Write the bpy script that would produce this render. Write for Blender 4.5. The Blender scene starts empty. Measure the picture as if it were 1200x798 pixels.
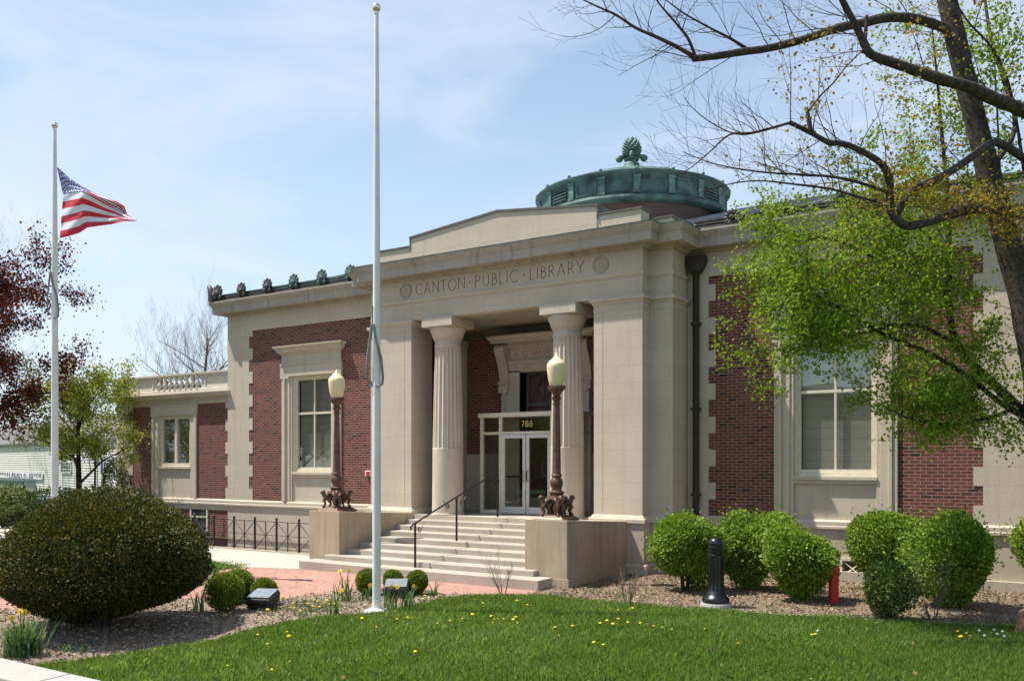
import bpy, bmesh, math, random
import numpy as np
from mathutils import Vector, Matrix, Euler
R = math.radians
PI = math.pi
C = bpy.context.scene.collection
G = -1.15                       # level of the ground; the porch floor is z = 0

# ------------------------------------------------------------------ camera, sky, sun, exposure
S = bpy.context.scene
CAM = (12.508, -18.581, 1.377)
YAW = 0.575
FPX = 1041.925                  # focal length in pixels of a 1200 px wide picture
cd = bpy.data.cameras.new('camera')
cd.sensor_width = 36.0
cd.lens = 36.0 * FPX / 1200
cd.shift_y = (542.09 - 399.0) / 1200
cd.clip_start = 0.1
cd.clip_end = 5000
cam = bpy.data.objects.new('camera', cd)
cam.location = CAM
cam.rotation_euler = (R(90), 0, YAW)
C.objects.link(cam)
S.camera = cam

SUN_DIR = Vector((-0.455, -0.227, 1.0)).normalized()      # towards the sun
sd = bpy.data.lights.new('sun', 'SUN')
sd.energy = 4.8
sd.angle = R(0.53)
sd.color = (1.0, 0.955, 0.88)
sun = bpy.data.objects.new('sun', sd)
sun.rotation_euler = SUN_DIR.to_track_quat('Z', 'Y').to_euler()
C.objects.link(sun)

W = bpy.data.worlds.new('World')
S.world = W
W.use_nodes = True
wn, wl = W.node_tree.nodes, W.node_tree.links
wn.clear()
wo = wn.new('ShaderNodeOutputWorld')
bg = wn.new('ShaderNodeBackground')
sky = wn.new('ShaderNodeTexSky')
sky.sky_type = 'NISHITA'
sky.sun_disc = False
sky.sun_elevation = math.asin(SUN_DIR.z)
sky.sun_rotation = math.atan2(SUN_DIR.x, SUN_DIR.y)
sky.air_density = 1.0
sky.dust_density = 0.6
sky.ozone_density = 1.2
tc = wn.new('ShaderNodeTexCoord')
mp = wn.new('ShaderNodeMapping')
mp.inputs['Scale'].default_value = (1.6, 1.6, 5.0)
mp.inputs['Rotation'].default_value = (0.25, 0.1, 0.6)
nz = wn.new('ShaderNodeTexNoise')
nz.inputs['Scale'].default_value = 1.7
nz.inputs['Detail'].default_value = 9
nz.inputs['Roughness'].default_value = 0.56
nz.inputs['Distortion'].default_value = 0.5
cr = wn.new('ShaderNodeValToRGB')
cr.color_ramp.elements[0].position = 0.44
cr.color_ramp.elements[1].position = 0.70
sep = wn.new('ShaderNodeSeparateXYZ')
hz = wn.new('ShaderNodeMapRange')           # thin cloud gets denser towards the horizon
hz.inputs['From Min'].default_value = 0.0
hz.inputs['From Max'].default_value = 0.55
hz.inputs['To Min'].default_value = 0.68
hz.inputs['To Max'].default_value = 0.10
ad = wn.new('ShaderNodeMath'); ad.operation = 'MULTIPLY_ADD'
ad.use_clamp = True
mx = wn.new('ShaderNodeMix'); mx.data_type = 'RGBA'
mx.inputs[7].default_value = (4.2, 4.75, 5.3, 1)
wl.new(tc.outputs['Generated'], mp.inputs['Vector'])
wl.new(mp.outputs['Vector'], nz.inputs['Vector'])
wl.new(nz.outputs['Fac'], cr.inputs['Fac'])
wl.new(tc.outputs['Generated'], sep.inputs['Vector'])
wl.new(sep.outputs['Z'], hz.inputs['Value'])
wl.new(cr.outputs['Color'], ad.inputs[0])
ad.inputs[1].default_value = 0.46
wl.new(hz.outputs['Result'], ad.inputs[2])
wl.new(sky.outputs['Color'], mx.inputs[6])
wl.new(ad.outputs['Value'], mx.inputs[0])
wl.new(mx.outputs[2], bg.inputs['Color'])
bg.inputs['Strength'].default_value = 0.118
wl.new(bg.outputs['Background'], wo.inputs['Surface'])

S.view_settings.view_transform = 'Standard'
S.view_settings.look = 'None'
S.view_settings.exposure = 0.72
S.view_settings.gamma = 1.0
S.render.engine = 'CYCLES'
S.cycles.use_denoising = True
S.cycles.max_bounces = 6
S.cycles.diffuse_bounces = 3
S.cycles.transparent_max_bounces = 8


# ------------------------------------------------------------------ helpers
def at(px, py, depth):
    """a point seen at (px, py) of the 1200 px wide picture at the given depth (m)"""
    r = (px - 600.0) / FPX * depth
    z = CAM[2] - (py - 542.09) / FPX * depth
    c, s = math.cos(YAW), math.sin(YAW)
    return Vector((CAM[0] + r * c - depth * s, CAM[1] + r * s + depth * c, z))


class MB:
    """collects geometry for one mesh"""
    def __init__(self):
        self.v, self.f, self.m = [], [], []

    def add(self, vs, fs, mi=0):
        o = len(self.v)
        self.v += [tuple(p) for p in vs]
        self.f += [tuple(i + o for i in f) for f in fs]
        self.m += [mi] * len(fs)
        return self

    def box(self, x0, x1, y0, y1, z0, z1, mi=0):
        x0, x1 = sorted((x0, x1)); y0, y1 = sorted((y0, y1)); z0, z1 = sorted((z0, z1))
        vs = [(x0, y0, z0), (x1, y0, z0), (x1, y1, z0), (x0, y1, z0), (x0, y0, z1), (x1, y0, z1), (x1, y1, z1), (x0, y1, z1)]
        return self.add(vs, [(0, 3, 2, 1), (4, 5, 6, 7), (0, 1, 5, 4), (1, 2, 6, 5), (2, 3, 7, 6), (3, 0, 4, 7)], mi)

    def prism(self, poly, axis, a0, a1, mi=0):
        """extrude a 2-D polygon along an axis: 'x' -> poly is (y,z); 'y' -> (x,z); 'z' -> (x,y)"""
        n = len(poly)
        def P(p, a):
            return {'x': (a, p[0], p[1]), 'y': (p[0], a, p[1]), 'z': (p[0], p[1], a)}[axis]
        vs = [P(p, a0) for p in poly] + [P(p, a1) for p in poly]
        fs = [tuple(range(n))[::-1], tuple(range(n, 2 * n))]
        fs += [(i, (i + 1) % n, n + (i + 1) % n, n + i) for i in range(n)]
        return self.add(vs, fs, mi)

    def lathe(self, prof, cx, cy, cz, n=24, mi=0, ang=0.0, flute=None):
        """prof: list of (r, z)"""
        vs, fs = [], []
        for r, z in prof:
            for k in range(n):
                a = ang + 2 * PI * k / n
                vs.append((cx + r * math.cos(a), cy + r * math.sin(a), cz + z))
        for i in range(len(prof) - 1):
            for k in range(n):
                k2 = (k + 1) % n
                fs.append((i * n + k, i * n + k2, (i + 1) * n + k2, (i + 1) * n + k))
        fs.append(tuple(range(n))[::-1])
        fs.append(tuple((len(prof) - 1) * n + k for k in range(n)))
        return self.add(vs, fs, mi)

    def tube(self, pts, radii, n=6, mi=0, cap=True):
        pts = [Vector(p) for p in pts]
        if not hasattr(radii, '__len__'):
            radii = [radii] * len(pts)
        vs, fs = [], []
        prev = None
        for i, p in enumerate(pts):
            t = (pts[min(i + 1, len(pts) - 1)] - pts[max(i - 1, 0)])
            t = t.normalized() if t.length > 1e-9 else Vector((0, 0, 1))
            if prev is None:
                a = Vector((1, 0, 0)) if abs(t.x) < 0.8 else Vector((0, 1, 0))
                u = t.cross(a).normalized()
            else:
                u = (prev - t * prev.dot(t))
                u = u.normalized() if u.length > 1e-6 else t.orthogonal().normalized()
            prev = u
            w = t.cross(u)
            for k in range(n):
                a = 2 * PI * k / n
                vs.append(p + (u * math.cos(a) + w * math.sin(a)) * radii[i])
        for i in range(len(pts) - 1):
            for k in range(n):
                k2 = (k + 1) % n
                fs.append((i * n + k, i * n + k2, (i + 1) * n + k2, (i + 1) * n + k))
        if cap:
            fs.append(tuple(range(n))[::-1])
            fs.append(tuple((len(pts) - 1) * n + k for k in range(n)))
        return self.add(vs, fs, mi)

    def bar(self, a, b, w, mi=0, n=4):
        return self.tube([a, b], w, n, mi)

    def sweep(self, path, prof, mi=0, closed=False):
        """sweep a profile of (offset outwards, z) along a plan polyline; outwards is to the right of travel"""
        n, m = len(path), len(prof)
        P = [Vector((p[0], p[1])) for p in path]
        vs, fs = [], []
        for i in range(n):
            if closed:
                d0 = (P[i] - P[i - 1]).normalized(); d1 = (P[(i + 1) % n] - P[i]).normalized()
            else:
                d0 = (P[i] - P[i - 1]).normalized() if i > 0 else (P[1] - P[0]).normalized()
                d1 = (P[i + 1] - P[i]).normalized() if i < n - 1 else d0
            n0 = Vector((d0.y, -d0.x)); n1 = Vector((d1.y, -d1.x))
            b = (n0 + n1)
            b = b / max(b.dot(n0), 1e-6)
            for q, z in prof:
                vs.append((P[i].x + b.x * q, P[i].y + b.y * q, z))
        for i in range(n if closed else n - 1):
            j = (i + 1) % n
            for k in range(m - 1):
                fs.append((i * m + k, j * m + k, j * m + k + 1, i * m + k + 1))
        if not closed:
            fs.append(tuple(range(m)))
            fs.append(tuple(range((n - 1) * m, n * m))[::-1])
        return self.add(vs, fs, mi)

    def sphere(self, c, r, seg=12, rings=8, sx=1, sy=1, sz=1, mi=0, rot=None):
        vs, fs = [], []
        M = rot.to_matrix() if rot else Matrix.Identity(3)
        for i in range(rings + 1):
            th = PI * i / rings
            for k in range(seg):
                a = 2 * PI * k / seg
                p = M @ Vector((r * sx * math.sin(th) * math.cos(a), r * sy * math.sin(th) * math.sin(a), r * sz * math.cos(th)))
                vs.append((c[0] + p.x, c[1] + p.y, c[2] + p.z))
        for i in range(rings):
            for k in range(seg):
                k2 = (k + 1) % seg
                fs.append((i * seg + k, (i + 1) * seg + k, (i + 1) * seg + k2, i * seg + k2))
        return self.add(vs, fs, mi)

    def build(self, name, mats, parent=None, smooth=False, bevel=0.0, seg=2, kind=None, label=None, cat=None, group=None, loc=None):
        me = bpy.data.meshes.new(name)
        me.from_pydata(self.v, [], self.f)
        if not isinstance(mats, (list, tuple)):
            mats = [mats]
        for m in mats:
            me.materials.append(m)
        if len(mats) > 1:
            me.polygons.foreach_set('material_index', self.m)
        bm = bmesh.new(); bm.from_mesh(me)
        bmesh.ops.remove_doubles(bm, verts=bm.verts, dist=1e-6)
        bmesh.ops.recalc_face_normals(bm, faces=bm.faces)
        bm.to_mesh(me); bm.free()
        if smooth:
            me.polygons.foreach_set('use_smooth', [True] * len(me.polygons))
            try:
                me.set_sharp_from_angle(angle=R(smooth if smooth is not True else 40))
            except Exception:
                pass
        o = bpy.data.objects.new(name, me)
        C.objects.link(o)
        if loc is not None:
            o.location = loc
        if bevel:
            b = o.modifiers.new('bevel', 'BEVEL'); b.width = bevel; b.segments = seg; b.limit_method = 'ANGLE'; b.angle_limit = R(40)
            b.harden_normals = False
        if parent is not None:
            o.parent = parent
        tag(o, label, cat, group, kind)
        return o


def build_each(b, name, mats, parent=None, **kw):
    """every separate piece of the mesh becomes a part of its own (a ring and the boss inside it stay together)"""
    groups = {}
    for i, f in enumerate(b.f):
        p = b.v[f[0]]
        key = None
        for q in groups:
            if abs(q[0] - p[0]) < 0.21 and abs(q[1] - p[2]) < 0.21:
                key = q; break
        groups.setdefault(key or (p[0], p[2]), []).append(i)
    for keep in groups.values():
        c = MB()
        used = sorted({k for i in keep for k in b.f[i]})
        idx = {k: n for n, k in enumerate(used)}
        c.v = [b.v[k] for k in used]; c.f = [tuple(idx[k] for k in b.f[i]) for i in keep]; c.m = [b.m[i] for i in keep]
        c.build(name, mats, parent, **kw)


def build_sides(b, name, mats, parent=None, far=None, **kw):
    """the pieces left of the axis and those right of it become two parts"""
    out = []
    for sgn, lo, hi in ((-1, 0, far or 99), (1, 0, far or 99), (-1, far or 99, 99), (1, far or 99, 99)):
        c = MB()
        cx_ = [(sum(b.v[k][0] for k in f) / len(f)) * sgn for f in b.f]
        keep = [i for i, q in enumerate(cx_) if max(lo, 1e-9) < q <= hi]
        if not keep:
            continue
        used = sorted({k for i in keep for k in b.f[i]})
        idx = {k: n for n, k in enumerate(used)}
        c.v = [b.v[k] for k in used]
        c.f = [tuple(idx[k] for k in b.f[i]) for i in keep]
        c.m = [b.m[i] for i in keep]
        out.append(c.build(name, mats, parent, **kw))
    return out


def tag(o, label=None, cat=None, group=None, kind=None):
    if label: o['label'] = label
    if cat: o['category'] = cat
    if group: o['group'] = group
    if kind: o['kind'] = kind
    return o


def thing(name, label, cat, loc=(0, 0, 0), group=None):
    o = bpy.data.objects.new(name, None)
    o.empty_display_size = 0.3
    o.location = loc
    C.objects.link(o)
    return tag(o, label, cat, group)


def copy_tree(o, parent=None):
    c = o.copy()
    C.objects.link(c)
    if parent is not None:
        c.parent = parent
    for ch in list(o.children):
        copy_tree(ch, c)
    return c


def np_mesh(name, verts, faces_flat, per, mat, parent=None, attr=None, smooth=False):
    """fast mesh from numpy: every face has `per` corners"""
    me = bpy.data.meshes.new(name)
    nv, nf = len(verts), len(faces_flat) // per
    me.vertices.add(nv); me.loops.add(len(faces_flat)); me.polygons.add(nf)
    me.vertices.foreach_set('co', np.asarray(verts, np.float32).ravel())
    me.loops.foreach_set('vertex_index', np.asarray(faces_flat, np.int32))
    me.polygons.foreach_set('loop_start', np.arange(0, len(faces_flat), per, dtype=np.int32))
    me.polygons.foreach_set('loop_total', np.full(nf, per, np.int32))
    if attr is not None:
        a = me.attributes.new('rnd', 'FLOAT', 'FACE')
        a.data.foreach_set('value', np.asarray(attr, np.float32))
    me.materials.append(mat)
    if smooth:
        me.polygons.foreach_set('use_smooth', np.ones(nf, bool))
    me.update(); me.validate()
    o = bpy.data.objects.new(name, me)
    C.objects.link(o)
    if parent is not None:
        o.parent = parent
    return o


# ------------------------------------------------------------------ materials
def new_mat(name):
    m = bpy.data.materials.new(name)
    m.use_nodes = True
    nt = m.node_tree
    b = nt.nodes['Principled BSDF']
    return m, nt, nt.nodes, nt.links, b


def rgba(c):
    return (c[0], c[1], c[2], 1)


def noise(N, L, vec, scale, detail=4, rough=0.55, dist=0.0):
    n = N.new('ShaderNodeTexNoise')
    n.inputs['Scale'].default_value = scale
    n.inputs['Detail'].default_value = detail
    n.inputs['Roughness'].default_value = rough
    n.inputs['Distortion'].default_value = dist
    if vec is not None:
        L.new(vec, n.inputs['Vector'])
    return n.outputs['Fac']


def ramp(N, L, fac, stops):
    r = N.new('ShaderNodeValToRGB')
    e = r.color_ramp.elements
    while len(e) < len(stops):
        e.new(0.5)
    for i, (p, c) in enumerate(stops):
        e[i].position = p
        e[i].color = rgba(c) if len(c) == 3 else c
    L.new(fac, r.inputs['Fac'])
    return r.outputs['Color']


def mix(N, L, fac, a, b, mode='MIX'):
    m = N.new('ShaderNodeMix'); m.data_type = 'RGBA'; m.blend_type = mode
    for idx, v in ((0, fac), (6, a), (7, b)):
        if isinstance(v, (int, float)):
            m.inputs[idx].default_value = v
        elif isinstance(v, tuple):
            m.inputs[idx].default_value = rgba(v)
        else:
            L.new(v, m.inputs[idx])
    return m.outputs[2]


def bump(N, L, B, h, strength=0.3, dist=0.02):
    b = N.new('ShaderNodeBump')
    b.inputs['Strength'].default_value = strength
    b.inputs['Distance'].default_value = dist
    L.new(h, b.inputs['Height'])
    L.new(b.outputs['Normal'], B.inputs['Normal'])


def coords(N, L, scale=(1, 1, 1), wall=False):
    t = N.new('ShaderNodeTexCoord')
    if wall:                                   # (x + y, z, 0): runs along front walls and along side walls
        s = N.new('ShaderNodeSeparateXYZ'); L.new(t.outputs['Object'], s.inputs[0])
        a = N.new('ShaderNodeMath'); a.operation = 'ADD'
        L.new(s.outputs['X'], a.inputs[0]); L.new(s.outputs['Y'], a.inputs[1])
        c = N.new('ShaderNodeCombineXYZ')
        L.new(a.outputs[0], c.inputs[0]); L.new(s.outputs['Z'], c.inputs[1])
        return c.outputs[0]
    m = N.new('ShaderNodeMapping')
    m.inputs['Scale'].default_value = scale
    L.new(t.outputs['Object'], m.inputs['Vector'])
    return m.outputs['Vector']


def stone(name, base, dark, joints=True, row=0.385, wid=1.5, stain=0.35, rough=0.85, streak=0.4, offz=0.142, joint_col=(0.41, 0.345, 0.27)):
    m, nt, N, L, B = new_mat(name)
    o = coords(N, L)
    w = coords(N, L, wall=True)
    n1 = noise(N, L, o, 0.9, 6, 0.6)
    col = ramp(N, L, n1, [(0.3, dark), (0.62, base)])
    n2 = noise(N, L, o, 30, 5, 0.6)
    col = mix(N, L, 0.35, col, ramp(N, L, n2, [(0.3, tuple(x * 0.72 for x in base)), (0.7, tuple(min(1, x * 1.2) for x in base))]))
    if joints:
        mp = N.new('ShaderNodeMapping'); mp.inputs['Location'].default_value = (0.37, -offz, 0)
        L.new(w, mp.inputs['Vector'])
        br = N.new('ShaderNodeTexBrick')
        br.inputs['Scale'].default_value = 1
        br.inputs['Row Height'].default_value = row
        br.inputs['Brick Width'].default_value = wid
        br.inputs['Mortar Size'].default_value = 0.004
        br.inputs['Mortar Smooth'].default_value = 0.2
        br.inputs['Color1'].default_value = (0.965, 0.965, 0.97, 1)
        br.inputs['Color2'].default_value = (1.035, 1.03, 1.025, 1)
        br.inputs['Mortar'].default_value = (1, 1, 1, 1)
        L.new(mp.outputs['Vector'], br.inputs['Vector'])
        col = mix(N, L, 1.0, col, br.outputs['Color'], 'MULTIPLY')
        col = mix(N, L, br.outputs['Fac'], col, joint_col)
    ms = coords(N, L, (2.2, 2.2, 0.22))
    n3 = noise(N, L, ms, 2.4, 7, 0.62)
    sfac = ramp(N, L, n3, [(0.52, (0, 0, 0)), (0.75, (streak,) * 3)])
    col = mix(N, L, sfac, col, tuple(x * stain for x in base))
    L.new(col, B.inputs['Base Color'])
    B.inputs['Roughness'].default_value = rough
    B.inputs['Specular IOR Level'].default_value = 0.25
    bump(N, L, B, n2, 0.25, 0.01)
    return m


def brick(name, c1, c2, c3, mortar, wall=True, bw=0.215, bh=0.0715, msize=0.008, rot=0.0, bumpv=0.5):
    m, nt, N, L, B = new_mat(name)
    if wall:
        w = coords(N, L, wall=True)
    else:
        mp = N.new('ShaderNodeMapping'); mp.inputs['Rotation'].default_value = (0, 0, rot)
        t = N.new('ShaderNodeTexCoord'); L.new(t.outputs['Object'], mp.inputs['Vector']); w = mp.outputs['Vector']
    br = N.new('ShaderNodeTexBrick')
    br.inputs['Scale'].default_value = 1
    br.inputs['Row Height'].default_value = bh
    br.inputs['Brick Width'].default_value = bw
    br.inputs['Mortar Size'].default_value = msize
    br.inputs['Mortar Smooth'].default_value = 0.15
    br.inputs['Color1'].default_value = (0, 0, 0, 1)
    br.inputs['Color2'].default_value = (1, 1, 1, 1)
    br.inputs['Mortar'].default_value = (0.5, 0.5, 0.5, 1)
    L.new(w, br.inputs['Vector'])
    col = ramp(N, L, br.outputs['Color'], [(0.0, c3), (0.22, c1), (0.6, c2), (1.0, c1)])
    o = coords(N, L)
    n = noise(N, L, o, 14, 5, 0.65)
    col = mix(N, L, 0.5, col, ramp(N, L, n, [(0.3, (0.35, 0.35, 0.35)), (0.7, (1.25, 1.2, 1.15))]), 'MULTIPLY')
    n2 = noise(N, L, o, 0.7, 5, 0.6)
    col = mix(N, L, 0.6, col, ramp(N, L, n2, [(0.3, (0.8, 0.8, 0.82)), (0.7, (1.2, 1.15, 1.1))]), 'MULTIPLY')
    mcol = mix(N, L, noise(N, L, o, 6, 3), tuple(x * 0.7 for x in mortar), tuple(x * 1.2 for x in mortar))
    col = mix(N, L, br.outputs['Fac'], col, mcol)
    L.new(col, B.inputs['Base Color'])
    B.inputs['Roughness'].default_value = 0.9
    B.inputs['Specular IOR Level'].default_value = 0.2
    inv = N.new('ShaderNodeMath'); inv.operation = 'SUBTRACT'; inv.inputs[0].default_value = 1
    L.new(br.outputs['Fac'], inv.inputs[1])
    bump(N, L, B, inv.outputs[0], bumpv, 0.006)
    return m


def plain(name, c, rough=0.6, metal=0.0, var=0.25, scale=8, c2=None, bumpv=0.0, spec=0.4, thr=(0.35, 0.65)):
    m, nt, N, L, B = new_mat(name)
    o = coords(N, L)
    n = noise(N, L, o, scale, 6, 0.6)
    a = c2 if c2 else tuple(x * (1 - var) for x in c)
    b = c if c2 else tuple(min(1, x * (1 + var * 0.6)) for x in c)
    L.new(ramp(N, L, n, [(thr[0], a), (thr[1], b)]), B.inputs['Base Color'])
    B.inputs['Roughness'].default_value = rough
    B.inputs['Metallic'].default_value = metal
    B.inputs['Specular IOR Level'].default_value = spec
    if bumpv:
        bump(N, L, B, noise(N, L, o, scale * 4, 5), bumpv, 0.01)
    return m


def leafmat(name, cols, trans=0.35, rough=0.55, tint=1.25):
    """cols: list of base colours picked per leaf by the face attribute rnd"""
    m, nt, N, L, B = new_mat(name)
    a = N.new('ShaderNodeAttribute'); a.attribute_name = 'rnd'
    st = [(i / (len(cols) - 1) if len(cols) > 1 else 0, c) for i, c in enumerate(cols)]
    col = ramp(N, L, a.outputs['Fac'], st)
    L.new(col, B.inputs['Base Color'])
    B.inputs['Roughness'].default_value = rough
    B.inputs['Specular IOR Level'].default_value = 0.16
    t = N.new('ShaderNodeBsdfTranslucent')
    tcol = mix(N, L, 1.0, col, (1.1 * tint, 1.15 * tint, 0.55 * tint), 'MULTIPLY')
    L.new(tcol, t.inputs['Color'])
    ms = N.new('ShaderNodeMixShader'); ms.inputs[0].default_value = trans
    L.new(B.outputs[0], ms.inputs[1]); L.new(t.outputs[0], ms.inputs[2])
    L.new(ms.outputs[0], N['Material Output'].inputs['Surface'])
    return m


def glass(name, tint=(0.87, 0.88, 0.85), refl=1.0, wavy=0.02):
    m, nt, N, L, B = new_mat(name)
    N.remove(B)
    tr = N.new('ShaderNodeBsdfTransparent'); tr.inputs['Color'].default_value = rgba(tint)
    gl = N.new('ShaderNodeBsdfGlossy'); gl.inputs['Roughness'].default_value = 0.015
    gl.inputs['Color'].default_value = (refl, refl, refl, 1)
    lw = N.new('ShaderNodeLayerWeight')     # Schlick's approximation: the same from both sides of the pane
    lw.inputs['Blend'].default_value = 0.5
    pw = N.new('ShaderNodeMath'); pw.operation = 'POWER'; pw.inputs[1].default_value = 5.0
    L.new(lw.outputs['Facing'], pw.inputs[0])
    fr = N.new('ShaderNodeMath'); fr.operation = 'MULTIPLY_ADD'; fr.inputs[1].default_value = 0.9; fr.inputs[2].default_value = 0.085
    L.new(pw.outputs[0], fr.inputs[0])
    if wavy:
        bp = N.new('ShaderNodeBump'); bp.inputs['Strength'].default_value = wavy; bp.inputs['Distance'].default_value = 0.05
        o = coords(N, L)
        L.new(noise(N, L, o, 1.1, 1), bp.inputs['Height'])
        L.new(bp.outputs[0], gl.inputs['Normal'])
    ms = N.new('ShaderNodeMixShader')
    L.new(fr.outputs[0], ms.inputs[0]); L.new(tr.outputs[0], ms.inputs[1]); L.new(gl.outputs[0], ms.inputs[2])
    L.new(ms.outputs[0], N['Material Output'].inputs['Surface'])
    return m


def ground_mat(name, stops, scale=3, fine=60, rough=0.95, bumpv=0.5, mixf=0.5, fstops=None):
    m, nt, N, L, B = new_mat(name)
    o = coords(N, L)
    n1 = noise(N, L, o, scale, 6, 0.6)
    n2 = noise(N, L, o, fine, 4, 0.65)
    col = mix(N, L, mixf, ramp(N, L, n1, stops), ramp(N, L, n2, fstops or stops))
    L.new(col, B.inputs['Base Color'])
    B.inputs['Roughness'].default_value = rough
    B.inputs['Specular IOR Level'].default_value = 0.15
    bump(N, L, B, n2, bumpv, 0.02)
    return m


M = {}
M['lime'] = stone('limestone', (0.56, 0.475, 0.375), (0.475, 0.40, 0.31), joints=True, streak=0.28, stain=0.55)
M['limeplain'] = stone('limestone_moulding', (0.56, 0.48, 0.38), (0.47, 0.40, 0.31), joints=False, streak=0.36, stain=0.5)
M['whitestone'] = stone('painted_parapet_stone', (0.64, 0.585, 0.50), (0.55, 0.50, 0.425), joints=False, streak=0.3, stain=0.6)
M['limebase'] = stone('limestone_base', (0.49, 0.42, 0.335), (0.40, 0.34, 0.27), joints=True, row=0.62, wid=1.9, streak=0.28, stain=0.5, offz=-0.03)
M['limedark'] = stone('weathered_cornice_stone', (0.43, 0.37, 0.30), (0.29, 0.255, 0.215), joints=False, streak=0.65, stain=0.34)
M['parapet'] = stone('rendered_parapet', (0.53, 0.45, 0.35), (0.46, 0.39, 0.30), joints=True, row=3.0, wid=1.55, streak=0.2, stain=0.5, offz=1.0)
M['pier'] = stone('stained_pier_stone', (0.43, 0.34, 0.24), (0.31, 0.235, 0.16), joints=False, streak=0.7, stain=0.42)
M['step'] = stone('granite_steps', (0.43, 0.375, 0.305), (0.33, 0.285, 0.23), joints=False, streak=0.3, stain=0.5)
M['brick'] = brick('red_brick', (0.155, 0.046, 0.035), (0.205, 0.062, 0.043), (0.055, 0.026, 0.026), (0.27, 0.225, 0.19))
M['pavebrick'] = brick('paving_brick', (0.40, 0.215, 0.165), (0.44, 0.24, 0.185), (0.34, 0.18, 0.14), (0.33, 0.22, 0.18), wall=False, bw=0.2, bh=0.1, msize=0.005, rot=0.78, bumpv=0.2)
M['concrete'] = ground_mat('concrete', [(0.3, (0.38, 0.345, 0.29)), (0.7, (0.45, 0.415, 0.355))], 1.2, 40, 0.9, 0.15)
M['kerb'] = ground_mat('granite_kerb', [(0.3, (0.32, 0.30, 0.275)), (0.7, (0.43, 0.405, 0.375))], 4, 120, 0.85, 0.25)
M['asphalt'] = ground_mat('asphalt', [(0.3, (0.04, 0.04, 0.042)), (0.7, (0.065, 0.064, 0.062))], 2, 90, 0.9, 0.3)
M['soil'] = ground_mat('bark_mulch', [(0.3, (0.20, 0.145, 0.10)), (0.7, (0.33, 0.255, 0.185))], 2.5, 70, 0.95, 0.9, 0.6, [(0.3, (0.12, 0.085, 0.06)), (0.7, (0.42, 0.34, 0.26))])
M['turf'] = ground_mat('turf', [(0.3, (0.075, 0.13, 0.027)), (0.7, (0.105, 0.17, 0.04))], 1.0, 50, 0.95, 0.7)
M['farland'] = ground_mat('meadow', [(0.3, (0.05, 0.085, 0.025)), (0.7, (0.08, 0.115, 0.04))], 0.05, 2, 0.95, 0.3)
M['copper'] = plain('green_copper', (0.075, 0.15, 0.127), 0.6, 0.0, c2=(0.02, 0.042, 0.04), scale=2.6, bumpv=0.2, thr=(0.34, 0.62))
M['copperlight'] = plain('pale_green_copper', (0.145, 0.25, 0.20), 0.6, 0.0, c2=(0.045, 0.10, 0.082), scale=3.5, bumpv=0.2)
M['copperdark'] = plain('dark_bronze_copper', (0.075, 0.062, 0.055), 0.55, 0.0, c2=(0.03, 0.036, 0.034), scale=5, bumpv=0.25)
M['drum'] = plain('brown_drum_cladding', (0.115, 0.062, 0.055), 0.5, 0.0, c2=(0.075, 0.042, 0.04), scale=1.4)
M['metalroof'] = plain('grey_metal_roof', (0.50, 0.54, 0.56), 0.35, 0.2, c2=(0.40, 0.44, 0.46), scale=1.5)
M['seam'] = plain('dark_roof_seam', (0.05, 0.055, 0.06), 0.5)
M['coping'] = plain('dark_coping_metal', (0.13, 0.115, 0.10), 0.6, c2=(0.07, 0.068, 0.065), scale=4)
M['bronze'] = plain('brown_lamp_bronze', (0.15, 0.075, 0.045), 0.42, 0.2, c2=(0.075, 0.038, 0.024), scale=9, spec=0.5)
M['pipe'] = plain('dark_downpipe', (0.035, 0.022, 0.018), 0.45, 0.1, spec=0.5)
M['iron'] = plain('black_iron', (0.012, 0.012, 0.013), 0.42, 0.2, spec=0.5)
M['blackpaint'] = plain('black_gloss_paint', (0.008, 0.008, 0.009), 0.3, 0.0, spec=0.55)
M['whitepole'] = plain('white_pole_paint', (0.74, 0.74, 0.69), 0.35, 0.0, var=0.08, scale=3, spec=0.5)
M['whitewood'] = plain('cream_window_paint', (0.66, 0.60, 0.47), 0.5, 0.0, var=0.1, scale=12)
M['whitemetal'] = plain('white_door_metal', (0.62, 0.60, 0.55), 0.45, 0.0, var=0.08)
M['silver'] = plain('silver_ball', (0.75, 0.72, 0.62), 0.25, 1.0, var=0.1)
M['gold'] = plain('gilt_numerals', (0.62, 0.47, 0.20), 0.4, 0.3, var=0.1)
M['glass'] = glass('window_glass')
M['doorglass'] = glass('door_glass', (0.86, 0.88, 0.86), 0.7, 0.0)
M['dark'] = plain('dark_room', (0.03, 0.031, 0.033), 0.9)
M['darkwood'] = plain('dark_brown_wood', (0.14, 0.075, 0.05), 0.5, c2=(0.08, 0.045, 0.032), scale=3)
M['blind'] = plain('pale_blind', (0.58, 0.55, 0.50), 0.7, var=0.08, scale=2)
M['red'] = plain('red_paint', (0.52, 0.022, 0.02), 0.4, spec=0.5)
M['redmaroon'] = plain('flag_red', (0.60, 0.04, 0.06), 0.8, var=0.1)
M['flagwhite'] = plain('flag_white', (0.78, 0.78, 0.80), 0.8, var=0.05)
M['flagblue'] = plain('flag_blue', (0.15, 0.16, 0.38), 0.8, var=0.1)
M['rope'] = plain('grey_rope', (0.22, 0.23, 0.21), 0.9)
M['bark'] = plain('grey_brown_bark', (0.10, 0.082, 0.068), 0.95, c2=(0.032, 0.027, 0.023), scale=18, bumpv=1.0, spec=0.1)
M['barkdark'] = plain('dark_bark', (0.055, 0.04, 0.032), 0.95, c2=(0.025, 0.019, 0.016), scale=18, bumpv=0.8, spec=0.1)
M['barktwig'] = plain('pale_twig_bark', (0.17, 0.125, 0.10), 0.9, var=0.3, scale=14, spec=0.1)
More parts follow.
